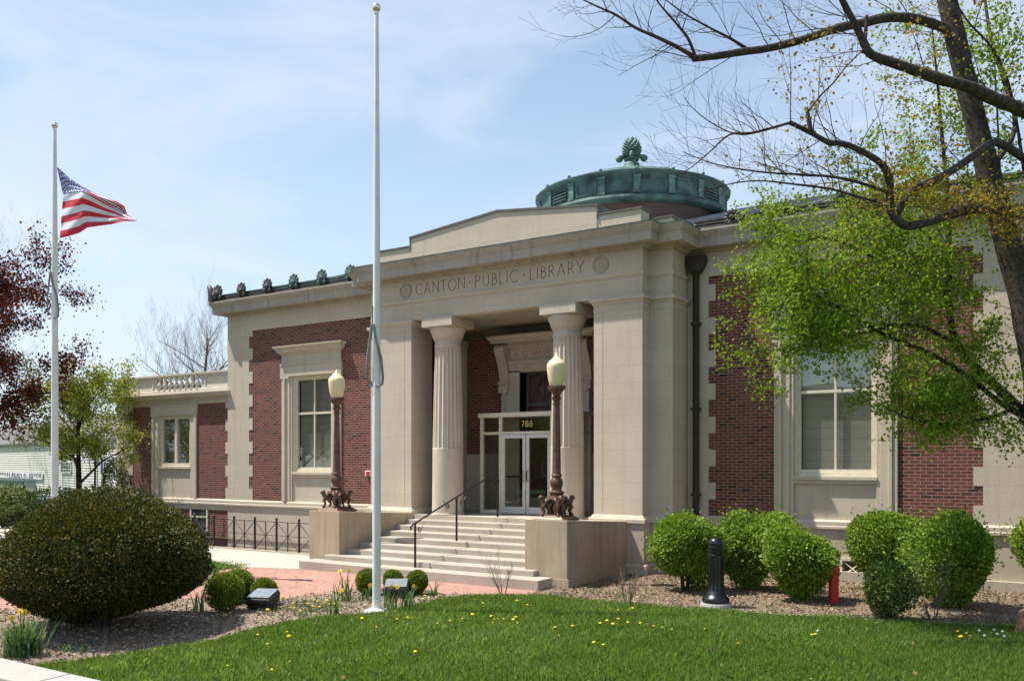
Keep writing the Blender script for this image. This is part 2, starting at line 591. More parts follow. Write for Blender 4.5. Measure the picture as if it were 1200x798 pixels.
M['engrave'] = plain('groove_shade_and_joint', (0.36, 0.305, 0.24), 0.95, var=0.2)  # darker than the limestone to put groove shade into letters; also pier joints
M['clap'] = plain('pale_clapboard', (0.62, 0.60, 0.53), 0.7, var=0.06, scale=3)
M['greenroof'] = plain('dark_green_roof', (0.035, 0.06, 0.05), 0.7)
M['blueshutter'] = plain('navy_shutter', (0.012, 0.02, 0.06), 0.6)
M['shingle'] = plain('grey_shingle', (0.13, 0.12, 0.115), 0.9, scale=14)
M['signwhite'] = plain('white_sign_board', (0.70, 0.70, 0.68), 0.6, var=0.05)
M['signtext'] = plain('dark_sign_lettering', (0.03, 0.035, 0.06), 0.7)
M['carpaint'] = plain('silver_car_paint', (0.30, 0.33, 0.36), 0.3, 0.5, var=0.05)
M['carglass'] = plain('car_glass', (0.03, 0.035, 0.04), 0.08, 0.0, spec=0.8)
M['rubber'] = plain('rubber', (0.015, 0.015, 0.015), 0.9)
M['lampbox'] = plain('floodlight_housing', (0.03, 0.032, 0.034), 0.4, 0.3)
M['lens'] = plain('floodlight_lens', (0.22, 0.25, 0.26), 0.12, 0.0, var=0.3, scale=14, spec=0.8)
M['yellow'] = plain('dandelion_yellow', (0.78, 0.55, 0.01), 0.8, var=0.15)
M['orange'] = plain('daffodil_cup', (0.78, 0.36, 0.01), 0.7, var=0.1)
M['petal'] = plain('daffodil_petal', (0.80, 0.66, 0.06), 0.7, var=0.1)
M['seedhead'] = plain('dandelion_seed_head', (0.42, 0.43, 0.40), 0.9)
M['plaque'] = plain('white_notice', (0.72, 0.71, 0.68), 0.6, var=0.05)

m, nt, N, L, B = new_mat('cream_lamp_globe')
B.inputs['Base Color'].default_value = (0.76, 0.66, 0.40, 1)
B.inputs['Roughness'].default_value = 0.35
B.inputs['Subsurface Weight'].default_value = 0.4
B.inputs['Subsurface Radius'].default_value = (0.05, 0.05, 0.03)
M['globe'] = m

M['yewleaf'] = leafmat('yew_needles', [(0.02, 0.032, 0.008), (0.04, 0.054, 0.011), (0.075, 0.08, 0.016), (0.13, 0.105, 0.022), (0.21, 0.13, 0.028)], 0.15)
M['shrubleaf'] = leafmat('spring_shrub_leaves', [(0.085, 0.14, 0.016), (0.15, 0.23, 0.028), (0.22, 0.31, 0.042), (0.31, 0.385, 0.075)], 0.3)
M['boxleaf'] = leafmat('boxwood_leaves', [(0.07, 0.11, 0.014), (0.125, 0.175, 0.02), (0.19, 0.235, 0.028), (0.26, 0.285, 0.045)], 0.25)
M['lowleaf'] = leafmat('holly_leaves', [(0.045, 0.08, 0.018), (0.08, 0.13, 0.028), (0.13, 0.18, 0.042), (0.24, 0.26, 0.09)], 0.2, 0.4)
M['treeleaf'] = leafmat('young_tree_leaves', [(0.105, 0.165, 0.015), (0.16, 0.235, 0.021), (0.225, 0.30, 0.03), (0.31, 0.37, 0.05)], 0.42)
M['bronzeleaf'] = leafmat('bronze_tree_leaves', [(0.15, 0.10, 0.02), (0.26, 0.15, 0.03), (0.30, 0.21, 0.05), (0.16, 0.19, 0.03)], 0.4)
M['redleaf'] = leafmat('purple_maple_leaves', [(0.05, 0.012, 0.014), (0.085, 0.018, 0.017), (0.13, 0.028, 0.022), (0.17, 0.06, 0.03)], 0.35, tint=1.0)
M['limeleaf'] = leafmat('lime_tree_leaves', [(0.13, 0.17, 0.03), (0.20, 0.235, 0.04), (0.28, 0.30, 0.06), (0.34, 0.34, 0.09)], 0.4)
M['farleaf'] = leafmat('background_shrub_leaves', [(0.025, 0.045, 0.014), (0.06, 0.09, 0.026), (0.13, 0.16, 0.05), (0.34, 0.34, 0.22)], 0.25)
M['grass'] = leafmat('grass_blades', [(0.085, 0.152, 0.028), (0.125, 0.21, 0.042), (0.175, 0.265, 0.06), (0.32, 0.38, 0.16)], 0.45, 0.5)
M['strap'] = leafmat('bulb_leaves', [(0.05, 0.10, 0.03), (0.08, 0.15, 0.045), (0.12, 0.19, 0.08), (0.16, 0.20, 0.10)], 0.3, 0.45)
M['chipbrown'] = leafmat('brown_bark_chips', [(0.08, 0.052, 0.034), (0.18, 0.122, 0.078), (0.29, 0.21, 0.14), (0.42, 0.34, 0.25)], 0.0, 0.9)
M['soilbrown'] = ground_mat('brown_bark_mulch', [(0.3, (0.16, 0.11, 0.072)), (0.7, (0.27, 0.20, 0.135))], 1.3, 70, 0.95, 0.9, 0.6, [(0.3, (0.09, 0.062, 0.042)), (0.7, (0.36, 0.28, 0.20))])
M['deadleaf'] = leafmat('fallen_leaves', [(0.10, 0.055, 0.03), (0.20, 0.12, 0.06), (0.30, 0.20, 0.11), (0.36, 0.27, 0.17)], 0.1, 0.9)
M['chip'] = leafmat('mulch_chips', [(0.10, 0.07, 0.05), (0.22, 0.165, 0.12), (0.36, 0.29, 0.22), (0.46, 0.39, 0.31)], 0.0, 0.9)

# ------------------------------------------------------------------ the ground and its surfaces (one level, sheets 4 mm apart)
PIT = (-18.6, -3.9, -1.02, 1.30)          # the sunken areaway before the left wing


def sheet(name, poly, z, mat, label=None):
    b = MB()
    b.add([(x, y, z) for x, y in poly], [tuple(range(len(poly)))])
    bm = bmesh.new()
    me = bpy.data.meshes.new(name)
    me.from_pydata(b.v, [], b.f)
    bm.from_mesh(me)
    bmesh.ops.triangulate(bm, faces=bm.faces)
    bmesh.ops.recalc_face_normals(bm, faces=bm.faces)
    for f in bm.faces:
        if f.normal.z < 0:
            f.normal_flip()
    bm.to_mesh(me); bm.free()
    me.materials.append(mat)
    o = bpy.data.objects.new(name, me); C.objects.link(o)
    return tag(o, label, kind='structure')


def smooth_poly(pts, closed=True, it=2):
    """round off a polyline (corner cutting)"""
    P = [Vector((p[0], p[1])) for p in pts]
    for _ in range(it):
        Q = []
        n = len(P)
        for i in range(n if closed else n - 1):
            a, b2 = P[i], P[(i + 1) % n]
            Q += [a * 0.75 + b2 * 0.25, a * 0.25 + b2 * 0.75]
        if not closed:
            Q = [P[0]] + Q + [P[-1]]
        P = Q
    return [(p.x, p.y) for p in P]


b = MB()
xs = [-1500, -300, -60, PIT[0], PIT[1], 40, 300, 1500]
ys = [-300, -60, PIT[2], PIT[3], 40, 300, 2500]
for i in range(len(xs) - 1):
    for j in range(len(ys) - 1):
        if xs[i] == PIT[0] and ys[j] == PIT[2]:
            continue
        b.add([(xs[i], ys[j], G - 0.02), (xs[i + 1], ys[j], G - 0.02), (xs[i + 1], ys[j + 1], G - 0.02), (xs[i], ys[j + 1], G - 0.02)], [(0, 1, 2, 3)])
b.build('ground', M['farland'], kind='structure')

b = MB()                                   # floor and side walls of the areaway
b.box(PIT[0], PIT[1], PIT[2], PIT[3], G - 1.35, G - 1.25)
b.box(PIT[0], PIT[1], PIT[2] - 0.16, PIT[2], G - 1.35, G + 0.03)
b.box(PIT[0] - 0.16, PIT[0], PIT[2] - 0.16, PIT[3], G - 1.35, G + 0.03)
b.box(PIT[1], PIT[1] + 0.1, PIT[2] - 0.16, PIT[3], G - 1.35, G - 0.03)
b.build('areaway_pit', M['limebase'], kind='structure')

EDGE = [(4.9, -4.3), (6.0, -4.2), (7.25, -3.98), (8.4, -3.75), (9.45, -3.5), (10.5, -3.2), (11.6, -2.84), (13.5, -2.1), (16, -1), (24, 2)]
LAWN_TOP = [(1.45, -12.68), (1.72, -12.1), (2.0, -11.2), (2.15, -10.35), (1.95, -9.5), (1.84, -8.8), (2.1, -8.1), (2.5, -7.4), (2.62, -6.4), (2.55, -5.5), (2.75, -4.95), (3.3, -4.45), (3.95, -4.2)]
LAWN = LAWN_TOP + EDGE + [(24, -12.68)]
sheet('lawn', LAWN, G - 0.004, M['turf'])
MULCH_LEFT = [(1.5, -12.68), (1.72, -12.0), (2.2, -10.35), (2.0, -9.5), (1.9, -8.8), (2.2, -8.1), (2.6, -7.4), (2.7, -6.4), (2.65, -5.5), (2.9, -4.8), (2.86, -4.45), (2.38, -4.63), (2.0, -5.0), (1.5, -4.75), (0.6, -4.85),
              (0.15, -5.3), (0.1, -6.0), (-0.02, -6.6), (-0.1, -7.1), (-0.8, -7.35), (-1.5, -7.9), (-2.3, -9.0), (-3.1, -10.2), (-3.4, -11.2), (-3.5, -12.68)]
sheet('mulch_bed', MULCH_LEFT, G - 0.008, M['soil'])
MULCH_RIGHT = [(3.3, -2.9), (3.4, -4.0), (4.6, -4.28)] + EDGE[:-1] + [(24, 1.9), (24, 2.6), (11.8, 1.36), (4.5, 1.36), (4.5, 0.3), (3.9, 0.0), (3.6, -0.2)]
sheet('mulch_bed', MULCH_RIGHT, G - 0.008, M['soilbrown'])
BRICKWALK = [(-3.25, -3.46), (3.5, -3.46), (3.62, -3.98), (5.0, -4.22), (3.9, -4.24), (3.0, -4.3), (2.0, -4.4), (0.9, -4.5), (-0.3, -4.9), (-0.6, -6.4), (-1.2, -7.0), (-2.1, -7.8), (-2.4, -9.0), (-2.6, -12.68), (-4.6, -12.68), (-4.5, -9.5), (-4.0, -7.6), (-3.2, -7.0), (-3.9, -5.6), (-4.7, -4.85), (-4.72, -4.05)]
BRICKWALK = [(-3.25, -3.3), (3.36, -3.3), (3.62, -4.0), (4.95, -4.2), (4.5, -4.4), (2.9, -4.3), (2.3, -4.95), (1.5, -4.6), (0.7, -4.7), (0.3, -5.2), (0.2, -6.2), (-0.05, -7.2), (-0.9, -7.6), (-1.4, -8.2), (-1.5, -9.4), (-2.0, -10.4), (-2.3, -12.68), (-4.6, -12.68), (-4.4, -9.5), (-3.6, -7.6), (-2.6, -7.0), (-3.4, -5.9), (-4.72, -4.75), (-4.72, -3.95)]
sheet('brick_walk', BRICKWALK, G - 0.012, M['pavebrick'])
b = MB()                                   # soldier course along the edge of the walk, from the corner of the steps
sheet('concrete_walk', [(-3.2, -1.18), (-3.2, -3.5), (-4.7, -4.0), (-5.6, -3.85), (-7.0, -3.43), (-8.5, -2.75), (-11, -2.5), (-15, -2.6), (-22, -1.2), (-30, 2.5), (-30, 4.2), (-22, 0.4), (-15, -1.0), (-13, -1.18)], G - 0.006, M['concrete'])
sheet('concrete_path', [(-26, -1.0), (-21.5, -1.35), (-16, -3.1), (-13.5, -4.9), (-13.2, -5.2), (-13.9, -5.3), (-16.3, -3.6), (-21.6, -1.9), (-26, -1.6)], G - 0.002, M['concrete'])
LAWN_LEFT = [(-4.9, -4.08), (-5.6, -3.95), (-7.0, -3.53), (-8.5, -2.87), (-11, -2.65), (-13, -2.75), (-13, -5.5), (-9, -7.5), (-5.5, -6.2), (-4.6, -5.2)]
sheet('lawn', LAWN_LEFT, G - 0.010, M['turf'])
sheet('mulch_bed', [(-4.65, -5.0), (-4.0, -5.3), (-3.5, -5.9), (-2.7, -7.0), (-3.7, -7.6), (-4.4, -9.5), (-4.5, -12.68), (-9, -12.4), (-9, -7.7), (-5.7, -6.3)], G - 0.014, M['soil'])
sheet('lawn', [(-13.2, -5.5), (-14, -5.5), (-16.4, -3.8), (-21.6, -2.1), (-30, -1.7), (-40, -12.4), (-9.5, -12.68), (-9.5, -7.7)], G - 0.010, M['turf'])
sheet('mulch_bed', [(-13.4, -4.7), (-16, -2.9), (-21.5, -1.1), (-26, -0.8), (-30, 2.3), (-22, -0.9), (-15, -2.8)], G - 0.012, M['soil'])
sheet('road', [(-300, -13.15), (300, -13.15), (300, -24), (-300, -24)], G - 0.015, M['asphalt'])
b = MB()                                   # thin concrete edging of the right bed
e2 = smooth_poly(EDGE, False, 2)
b.sweep(e2, [(-0.06, G - 0.06), (-0.06, G + 0.025), (0.06, G + 0.025), (0.06, G - 0.06)])
b.build('bed_edging', M['concrete'], bevel=0.008, kind='structure')
b = MB()                                   # granite kerb stones along the road
x = -30.3
random.seed(5)
while x < 30:
    w = 2.35
    b.prism([(-13.20, G - 0.25), (-13.18, G + 0.045), (-13.12, G + 0.07), (-12.72, G + 0.085), (-12.66, G + 0.06), (-12.66, G - 0.25)], 'x', x + 0.012, x + w - 0.012)
    x += w
b.build('kerb', M['kerb'], bevel=0.012, kind='structure')

# ------------------------------------------------------------------ the library
LIB = thing('library_building', 'classical red brick library with limestone portico, two fluted columns and green copper dome', 'library', (0, 0, 0))
A, BB, CV = 0.564, 0.402, 1.357           # side step of the portico; wing wall plane v = CV
L1, LQ1, LQ2, LQ3 = 11.803, 10.582, 10.755, 5.066
LQ4 = 5.235
ZW, ZBT, ZF, ZT, ZC = 0.142, 5.72, 6.265, 5.739, 5.198
Z0 = G - 1.3


def mirror(fn):
    for s in (-1, 1):
        fn(s)


# wing walls: brick field with an opening for the window surround
b = MB()
UA, UB = 9.177, 6.608
BI = 0.30
for s in (-1, 1):
    b.box(s * 4.3, s * UB, CV, CV + BI, ZW - 0.02, ZBT + 0.02)
    b.box(s * UA, s * (L1 - 0.3), CV, CV + BI, ZW - 0.02, ZBT + 0.02)
    b.box(s * UB, s * UA, CV, CV + BI, 4.45, ZBT + 0.02)
    b.box(s * (L1 - 0.35), s * (L1 - 0.02), CV + 0.02, 14, ZW - 0.02, ZBT + 0.02)
build_sides(b, 'brick_wall', M['brick'], LIB)
b = MB()
b.box(-L1 + 0.02, L1 - 0.02, 13.7, 14.0, G - 0.2, ZBT + 0.02)
b.build('rear_wall', M['brick'], LIB)

# quoins: corner piers with teeth, 15 mm proud
b = MB()
for s in (-1, 1):
    b.box(s * LQ2, s * L1, CV - 0.015, CV + 0.2, ZW - 0.02, ZBT + 0.01)
    b.box(s * (L1 - 0.2), s * (L1 + 0.012), CV - 0.014, CV + 1.0, ZW - 0.02, ZBT + 0.01)
    b.box(s * 4.2, s * LQ3, CV - 0.015, CV + 0.2, ZW - 0.02, ZBT + 0.01)
    k = 0
    z = ZW
    while z < ZBT - 0.1:
        z1 = min(z + 0.385, ZBT)
        if k % 2 == 0:
            b.box(s * LQ1, s * (LQ2 + 0.01), CV - 0.0152, CV + 0.2, z, z1)
        else:
            b.box(s * (LQ3 - 0.01), s * LQ4, CV - 0.0152, CV + 0.2, z, z1)
        k += 1
        z = z1
build_sides(b, 'corner_quoins', M['lime'], LIB, far=8)

# stone base of the wings with water table
b = MB()
for s in (-1, 1):
    b.box(s * 4.0, s * L1, CV - 0.02, CV + 0.3, Z0, -0.04)
    b.box(s * (L1 - 0.3), s * (L1 + 0.02), CV + 0.05, 14, Z0, -0.041)
b.box(4.57, L1 + 0.08, CV - 0.14, CV - 0.01, G - 0.2, G + 0.2)
build_sides(b, 'stone_base', M['limebase'], LIB)
WTP = [(-0.05, -0.05), (0.075, -0.05), (0.075, 0.0), (0.06, 0.012), (0.06, 0.10), (0.02, ZW), (-0.05, ZW)]
b = MB()
b.sweep([(-L1, 14), (-L1, CV), (-4.4, CV)], WTP)
b.sweep([(4.4, CV), (L1, CV), (L1, 14)], WTP)
build_sides(b, 'water_table', M['limeplain'], LIB)

# plain frieze course of the wings
b = MB()
for s in (-1, 1):
    b.box(s * 4.3, s * (L1 + 0.004), CV - 0.018, CV + 0.3, ZBT, ZF + 0.03)
    b.box(s * (L1 - 0.3), s * (L1 + 0.014), CV - 0.016, 14, ZBT, ZF + 0.03)
build_sides(b, 'wing_frieze', M['lime'], LIB)

# main cornice, running round the wings and the portico
PATH = [(-L1, 14), (-L1, CV), (-4.564, CV), (-4.564, BB), (-4, BB), (-4, 0), (4, 0), (4, BB), (4.564, BB), (4.564, CV), (L1, CV), (L1, 14)]
COR = [(-0.25, ZF - 0.01), (0.025, ZF - 0.01), (0.035, ZF + 0.008), (0.07, ZF + 0.02), (0.10, ZF + 0.055), (0.115, ZF + 0.06), (0.115, ZF + 0.075),
       (0.30, ZF + 0.085), (0.335, ZF + 0.07), (0.37, ZF + 0.07), (0.37, ZF + 0.275), (0.385, ZF + 0.285), (0.385, ZF + 0.30), (0.40, ZF + 0.32), (0.435, ZF + 0.37), (0.45, ZF + 0.42),
       (0.46, ZF + 0.425), (0.46, ZF + 0.47), (-0.25, ZF + 0.53)]
b = MB()
b.sweep(PATH, COR)
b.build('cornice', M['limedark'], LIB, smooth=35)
b = MB()                                   # copper drip along its lip
b.sweep(PATH[2:10], [(0.36, ZF + 0.475), (0.472, ZF + 0.455), (0.475, ZF + 0.475), (0.1, ZF + 0.54), (0.1, ZF + 0.50)])
b.build('cornice_flashing', M['copperlight'], LIB)

# portico entablature
b = MB()
T = 0.30
ent = [(-4.564, CV + 0.1), (-4.564, BB), (-4, BB), (-4, 0), (4, 0), (4, BB), (4.564, BB), (4.564, CV + 0.1)]
b.sweep(ent, [(-T, ZC), (0.0, ZC), (0.0, ZT - 0.115), (0.012, ZT - 0.11), (0.012, ZT - 0.075), (0.035, ZT - 0.07), (0.05, ZT - 0.02), (0.05, ZT), (-0.004, ZT + 0.012), (-T, ZT + 0.012)])
b.build('architrave', M['lime'], LIB)
b = MB()                                   # side friezes; the lettered front frieze is cut below
for s in (-1, 1):
    b.box(s * 4.0, s * 4.564, BB, CV + 0.1, ZT + 0.012, ZF + 0.02)
    b.box(s * 3.7, s * 3.999, 0.25, 0.8, ZT + 0.012, ZF + 0.02)
build_sides(b, 'side_frieze', M['lime'], LIB)

# ---- lettered frieze: the words are cut into the stone
def letter_strokes():
    def arc(cx, cy, rx, ry, a0, a1, n=12):
        return [(cx + rx * math.cos(R(a0 + (a1 - a0) * i / n)), cy + ry * math.sin(R(a0 + (a1 - a0) * i / n))) for i in range(n + 1)]
    D = {}
    D['C'] = (0.86, [arc(0.50, 0.5, 0.48, 0.5, 48, 312, 18)])
    D['A'] = (0.80, [[(0.02, 0), (0.40, 1.0)], [(0.40, 1.0), (0.78, 0)], [(0.17, 0.36), (0.64, 0.36)]])
    D['N'] = (0.82, [[(0.06, 0), (0.06, 1)], [(0.06, 1), (0.76, 0)], [(0.76, 0), (0.76, 1)]])
    D['T'] = (0.70, [[(0.0, 0.98), (0.70, 0.98)], [(0.35, 0), (0.35, 0.96)]])
    D['O'] = (0.98, [arc(0.49, 0.5, 0.48, 0.5, 0, 360, 26)])
    D['P'] = (0.56, [[(0.08, 0), (0.08, 1)], [(0.08, 0.98)] + arc(0.28, 0.74, 0.25, 0.24, 90, -90, 10) + [(0.08, 0.5)]])
    D['U'] = (0.74, [[(0.07, 1), (0.07, 0.35)] + arc(0.37, 0.32, 0.30, 0.32, 180, 360, 12) + [(0.67, 1)]])
    D['B'] = (0.56, [[(0.08, 0), (0.08, 1)], [(0.08, 0.98)] + arc(0.26, 0.765, 0.21, 0.215, 90, -90, 10) + [(0.08, 0.55)], [(0.08, 0.55)] + arc(0.28, 0.285, 0.25, 0.265, 90, -90, 10) + [(0.08, 0.02)]])
    D['L'] = (0.52, [[(0.08, 1), (0.08, 0.02)], [(0.08, 0.02), (0.50, 0.02)]])
    D['I'] = (0.16, [[(0.08, 0), (0.08, 1)]])
    D['R'] = (0.66, [[(0.08, 0), (0.08, 1)], [(0.08, 0.98)] + arc(0.28, 0.74, 0.24, 0.24, 90, -90, 10) + [(0.08, 0.5)], [(0.30, 0.5), (0.66, 0.0)]])
    D['Y'] = (0.74, [[(0.0, 1), (0.37, 0.5)], [(0.74, 1), (0.37, 0.5)], [(0.37, 0), (0.37, 0.5)]])
    D['D'] = (0.80, [[(0.08, 0), (0.08, 1)], [(0.08, 0.98)] + arc(0.30, 0.5, 0.46, 0.48, 90, -90, 14) + [(0.08, 0.02)]])
    D['M'] = (0.98, [[(0.04, 0), (0.14, 1)], [(0.14, 1), (0.49, 0.05)], [(0.49, 0.05), (0.84, 1)], [(0.84, 1), (0.94, 0)]])
    D['J'] = (0.36, [[(0.26, 1), (0.26, 0.2)] + arc(0.10, 0.14, 0.16, 0.16, 0, -110, 6)])
    D['7'] = (0.56, [[(0.0, 0.97), (0.54, 0.97)], [(0.54, 0.97), (0.18, 0)]])
    D['8'] = (0.58, [arc(0.29, 0.75, 0.21, 0.24, 0, 360, 16), arc(0.29, 0.26, 0.27, 0.26, 0, 360, 16)])
    D['6'] = (0.58, [arc(0.29, 0.29, 0.27, 0.29, 0, 360, 16), [(0.03, 0.32), (0.10, 0.62), (0.26, 0.86), (0.46, 1.0)]])
    D['·'] = (0.16, [[(0.04, 0.5), (0.12, 0.5)]])
    D['.'] = (0.16, [[(0.05, 0.03), (0.11, 0.03)]])
    D[' '] = (0.30, [])
    return D


GLYPH = letter_strokes()


def strokes(text, x0, x1, z0, h, w, fit=True):
    """flat outlines (list of quads in x, z) of a line of capitals from x0 to x1"""
    gap = 0.24
    tot = sum(GLYPH[c][0] + gap for c in text) - gap
    sx = (x1 - x0) / tot if fit else h
    x = x0
    segs = []
    for ch in text:
        wd, st = GLYPH[ch]
        for line in st:
            segs.append([(x + p[0] * sx, z0 + p[1] * h) for p in line])
        x += (wd + gap) * sx
    return segs


def stroke_mesh(b, segs, y0, y1, w, serif=True, mi=0):
    """each stroke a thin prism between y0 and y1"""
    for line in segs:
        n = len(line)
        closed = (abs(line[0][0] - line[-1][0]) < 1e-6 and abs(line[0][1] - line[-1][1]) < 1e-6)
        P = [Vector(p) for p in line]
        if closed:
            P = P[:-1]; n -= 1
        lo, hi = [], []
        for i in range(n):
            a = P[i - 1] if (i > 0 or closed) else P[i]
            c = P[(i + 1) % n] if (i < n - 1 or closed) else P[i]
            d = (c - a).normalized()
            nrm = Vector((-d.y, d.x)) * w / 2
            lo.append(P[i] - nrm); hi.append(P[i] + nrm)
        vs = [(p.x, y0, p.y) for p in lo] + [(p.x, y0, p.y) for p in hi] + [(p.x, y1, p.y) for p in lo] + [(p.x, y1, p.y) for p in hi]
        fs = []
        for i in range(n if closed else n - 1):
            j = (i + 1) % n
            fs += [(i, j, n + j, n + i), (2 * n + i, 3 * n + i, 3 * n + j, 2 * n + j), (i, 2 * n + i, 2 * n + j, j), (n + i, n + j, 3 * n + j, 3 * n + i)]
        if not closed:
            fs += [(0, n, 3 * n, 2 * n), (n - 1, 3 * n - 1, 4 * n - 1, 2 * n - 1)]
        b.add(vs, fs, mi)


def cut(target, cutter):
    md = target.modifiers.new('cut', 'BOOLEAN')
    md.operation = 'DIFFERENCE'; md.solver = 'EXACT'; md.use_self = True; md.object = cutter
    bpy.context.view_layer.update()
    dg = bpy.context.evaluated_depsgraph_get()
    me = bpy.data.meshes.new_from_object(target.evaluated_get(dg))
    target.modifiers.clear()
    ok = len(me.polygons) > 50
    if ok:
        target.data = me
    bpy.data.objects.remove(cutter, do_unlink=True)
    return ok


b = MB()
b.box(-4.0, 4.0, 0.0, 0.3, ZT + 0.012, ZF + 0.02)
frz = b.build('lettered_frieze', [M['lime'], M['engrave']], LIB, label='frieze inscribed with carved capitals and two rosettes')
cb = MB()
LZ, LH = 5.862, 0.292
for w_, xa, xb in (('CANTON', -2.60, -0.98), ('PUBLIC', -0.66, 0.66), ('LIBRARY', 0.98, 2.50)):
    stroke_mesh(cb, strokes(w_, xa, xb, LZ, LH, 0.02), -0.05, 0.022, 0.021)
for x_ in (-0.83, 0.82):
    cb.box(x_ - 0.022, x_ + 0.022, -0.05, 0.02, LZ + 0.125, LZ + 0.165)
for sx in (-1, 1):                          # rosettes: rings and a spiral
    for rr in (0.205, 0.165):
        stroke_mesh(cb, [[(sx * 2.943 + rr * math.cos(2 * PI * i / 32), 6.0 + rr * math.sin(2 * PI * i / 32)) for i in range(33)]], -0.05, 0.016, 0.016)
    for k in range(14):
        a = 2 * PI * k / 14
        stroke_mesh(cb, [[(sx * 2.943 + 0.115 * math.cos(a), 6.0 + 0.115 * math.sin(a)), (sx * 2.943 + 0.145 * math.cos(a + .12), 6.0 + 0.145 * math.sin(a + .12))]], -0.05, 0.012, 0.016)
    sp = [(sx * 2.943 + (0.02 + 0.075 * i / 30) * math.cos(0.42 * i), 6.0 + (0.02 + 0.075 * i / 30) * math.sin(0.42 * i)) for i in range(31)]
    stroke_mesh(cb, [sp], -0.05, 0.012, 0.014)
cutter = cb.build('letter_cutter', [M['engrave'], M['engrave']])
for p in cutter.data.polygons:
    p.material_index = 1
cut(frz, cutter)

# antae (the wide corner piers) with caps and bases, and the stepped-back side piers
WI = 2.758
b = MB()
for s in (-1, 1):
    b.box(s * WI, s * 4.0, 0.0, 0.9, 0.0, ZC + 0.002)
    b.box(s * 3.9, s * 4.564, BB, CV + 0.1, 0.0, ZC + 0.002)
build_sides(b, 'corner_pier', M['lime'], LIB)
b = MB()                                   # vertical joint in each pier, a shallow dark slot
for s in (-1, 1):
    b.box(s * 2.985, s * 3.0, -0.002, 0.01, 0.2, ZC - 0.2)
build_sides(b, 'pier_joint', M['engrave'], LIB)
b = MB()
CAPP = [(-0.1, ZC - 0.30), (0.012, ZC - 0.30), (0.012, ZC - 0.275), (0.004, ZC - 0.27), (0.004, ZC - 0.155), (0.02, ZC - 0.15), (0.035, ZC - 0.10), (0.075, ZC - 0.075), (0.085, ZC - 0.07), (0.085, ZC - 0.004), (-0.1, ZC - 0.004)]
BASP = [(-0.1, 0.0), (0.10, 0.0), (0.10, 0.075), (0.085, 0.105), (0.05, 0.115), (0.045, 0.14), (0.02, 0.165), (0.0, 0.17), (-0.1, 0.17)]
for pr_, nm_ in ((CAPP, 'pier_cap'), (BASP, 'pier_base')):
    b = MB()
    b.sweep([(WI, 0.9), (WI, 0), (4, 0), (4, BB), (4.564, BB), (4.564, CV + 0.05)], pr_)
    b.sweep([(-4.564, CV + 0.05), (-4.564, BB), (-4, BB), (-4, 0), (-WI, 0), (-WI, 0.9)], pr_)
    build_sides(b, nm_, M['limeplain'], LIB)

# podium below the porch
b = MB()
b.sweep([(-4.62, CV), (-4.62, BB - 0.06), (-4.06, BB - 0.06), (-4.06, -0.06), (4.06, -0.06), (4.06, BB - 0.06), (4.62, BB - 0.06), (4.62, CV)], [(-0.5, Z0), (0.0, Z0), (0.0, -0.002), (-0.5, -0.002)])
b.sweep([(3.66, -0.06), (4.06, -0.06), (4.06, BB - 0.06), (4.62, BB - 0.06), (4.62, CV)], [(-0.1, G - 0.3), (0.10, G - 0.3), (0.10, G + 0.19), (0.08, G + 0.22), (-0.1, G + 0.22)])
b.build('podium', M['limebase'], LIB)
b = MB()
b.box(-3.95, 3.95, 0.25, 3.2, -0.12, -0.003)
b.build('porch_floor', M['step'], LIB)

# porch interior: back wall, wainscot, ceiling, side walls, responds
PV = 2.5
b = MB()
for s in (-1, 1):
    b.box(s * 1.35, s * 4.2, PV, PV + 0.3, 1.62, 4.95)
b.box(-1.36, -0.001, PV, PV + 0.3, 4.2, 4.95)
b.box(0.001, 1.36, PV, PV + 0.3, 4.2, 4.95)
for s in (-1, 1):
    b.box(s * 4.0, s * 4.25, 0.85, PV + 0.1, 1.62, 4.95)
build_sides(b, 'porch_brick_wall', M['brick'], LIB)
b = MB()
for s in (-1, 1):
    b.box(s * 1.35, s * 4.2, PV - 0.03, PV + 0.3, 0.0, 1.62)
    b.box(s * 3.98, s * 4.25, 0.85, PV, 0.0, 1.62)
    b.box(s * 2.72, s * 3.1, PV - 0.12, PV + 0.1, 0.0, 4.93)
    b.box(s * 2.68, s * 3.14, PV - 0.16, PV + 0.1, 4.72, 4.90)
build_sides(b, 'porch_wainscot', M['lime'], LIB)
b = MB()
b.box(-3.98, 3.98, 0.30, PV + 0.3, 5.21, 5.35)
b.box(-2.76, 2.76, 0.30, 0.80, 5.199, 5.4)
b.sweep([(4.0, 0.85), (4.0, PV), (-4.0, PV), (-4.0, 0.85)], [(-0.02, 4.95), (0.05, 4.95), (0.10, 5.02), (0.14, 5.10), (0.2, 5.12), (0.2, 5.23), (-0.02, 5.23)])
b.build('porch_ceiling', M['limedark'], LIB)

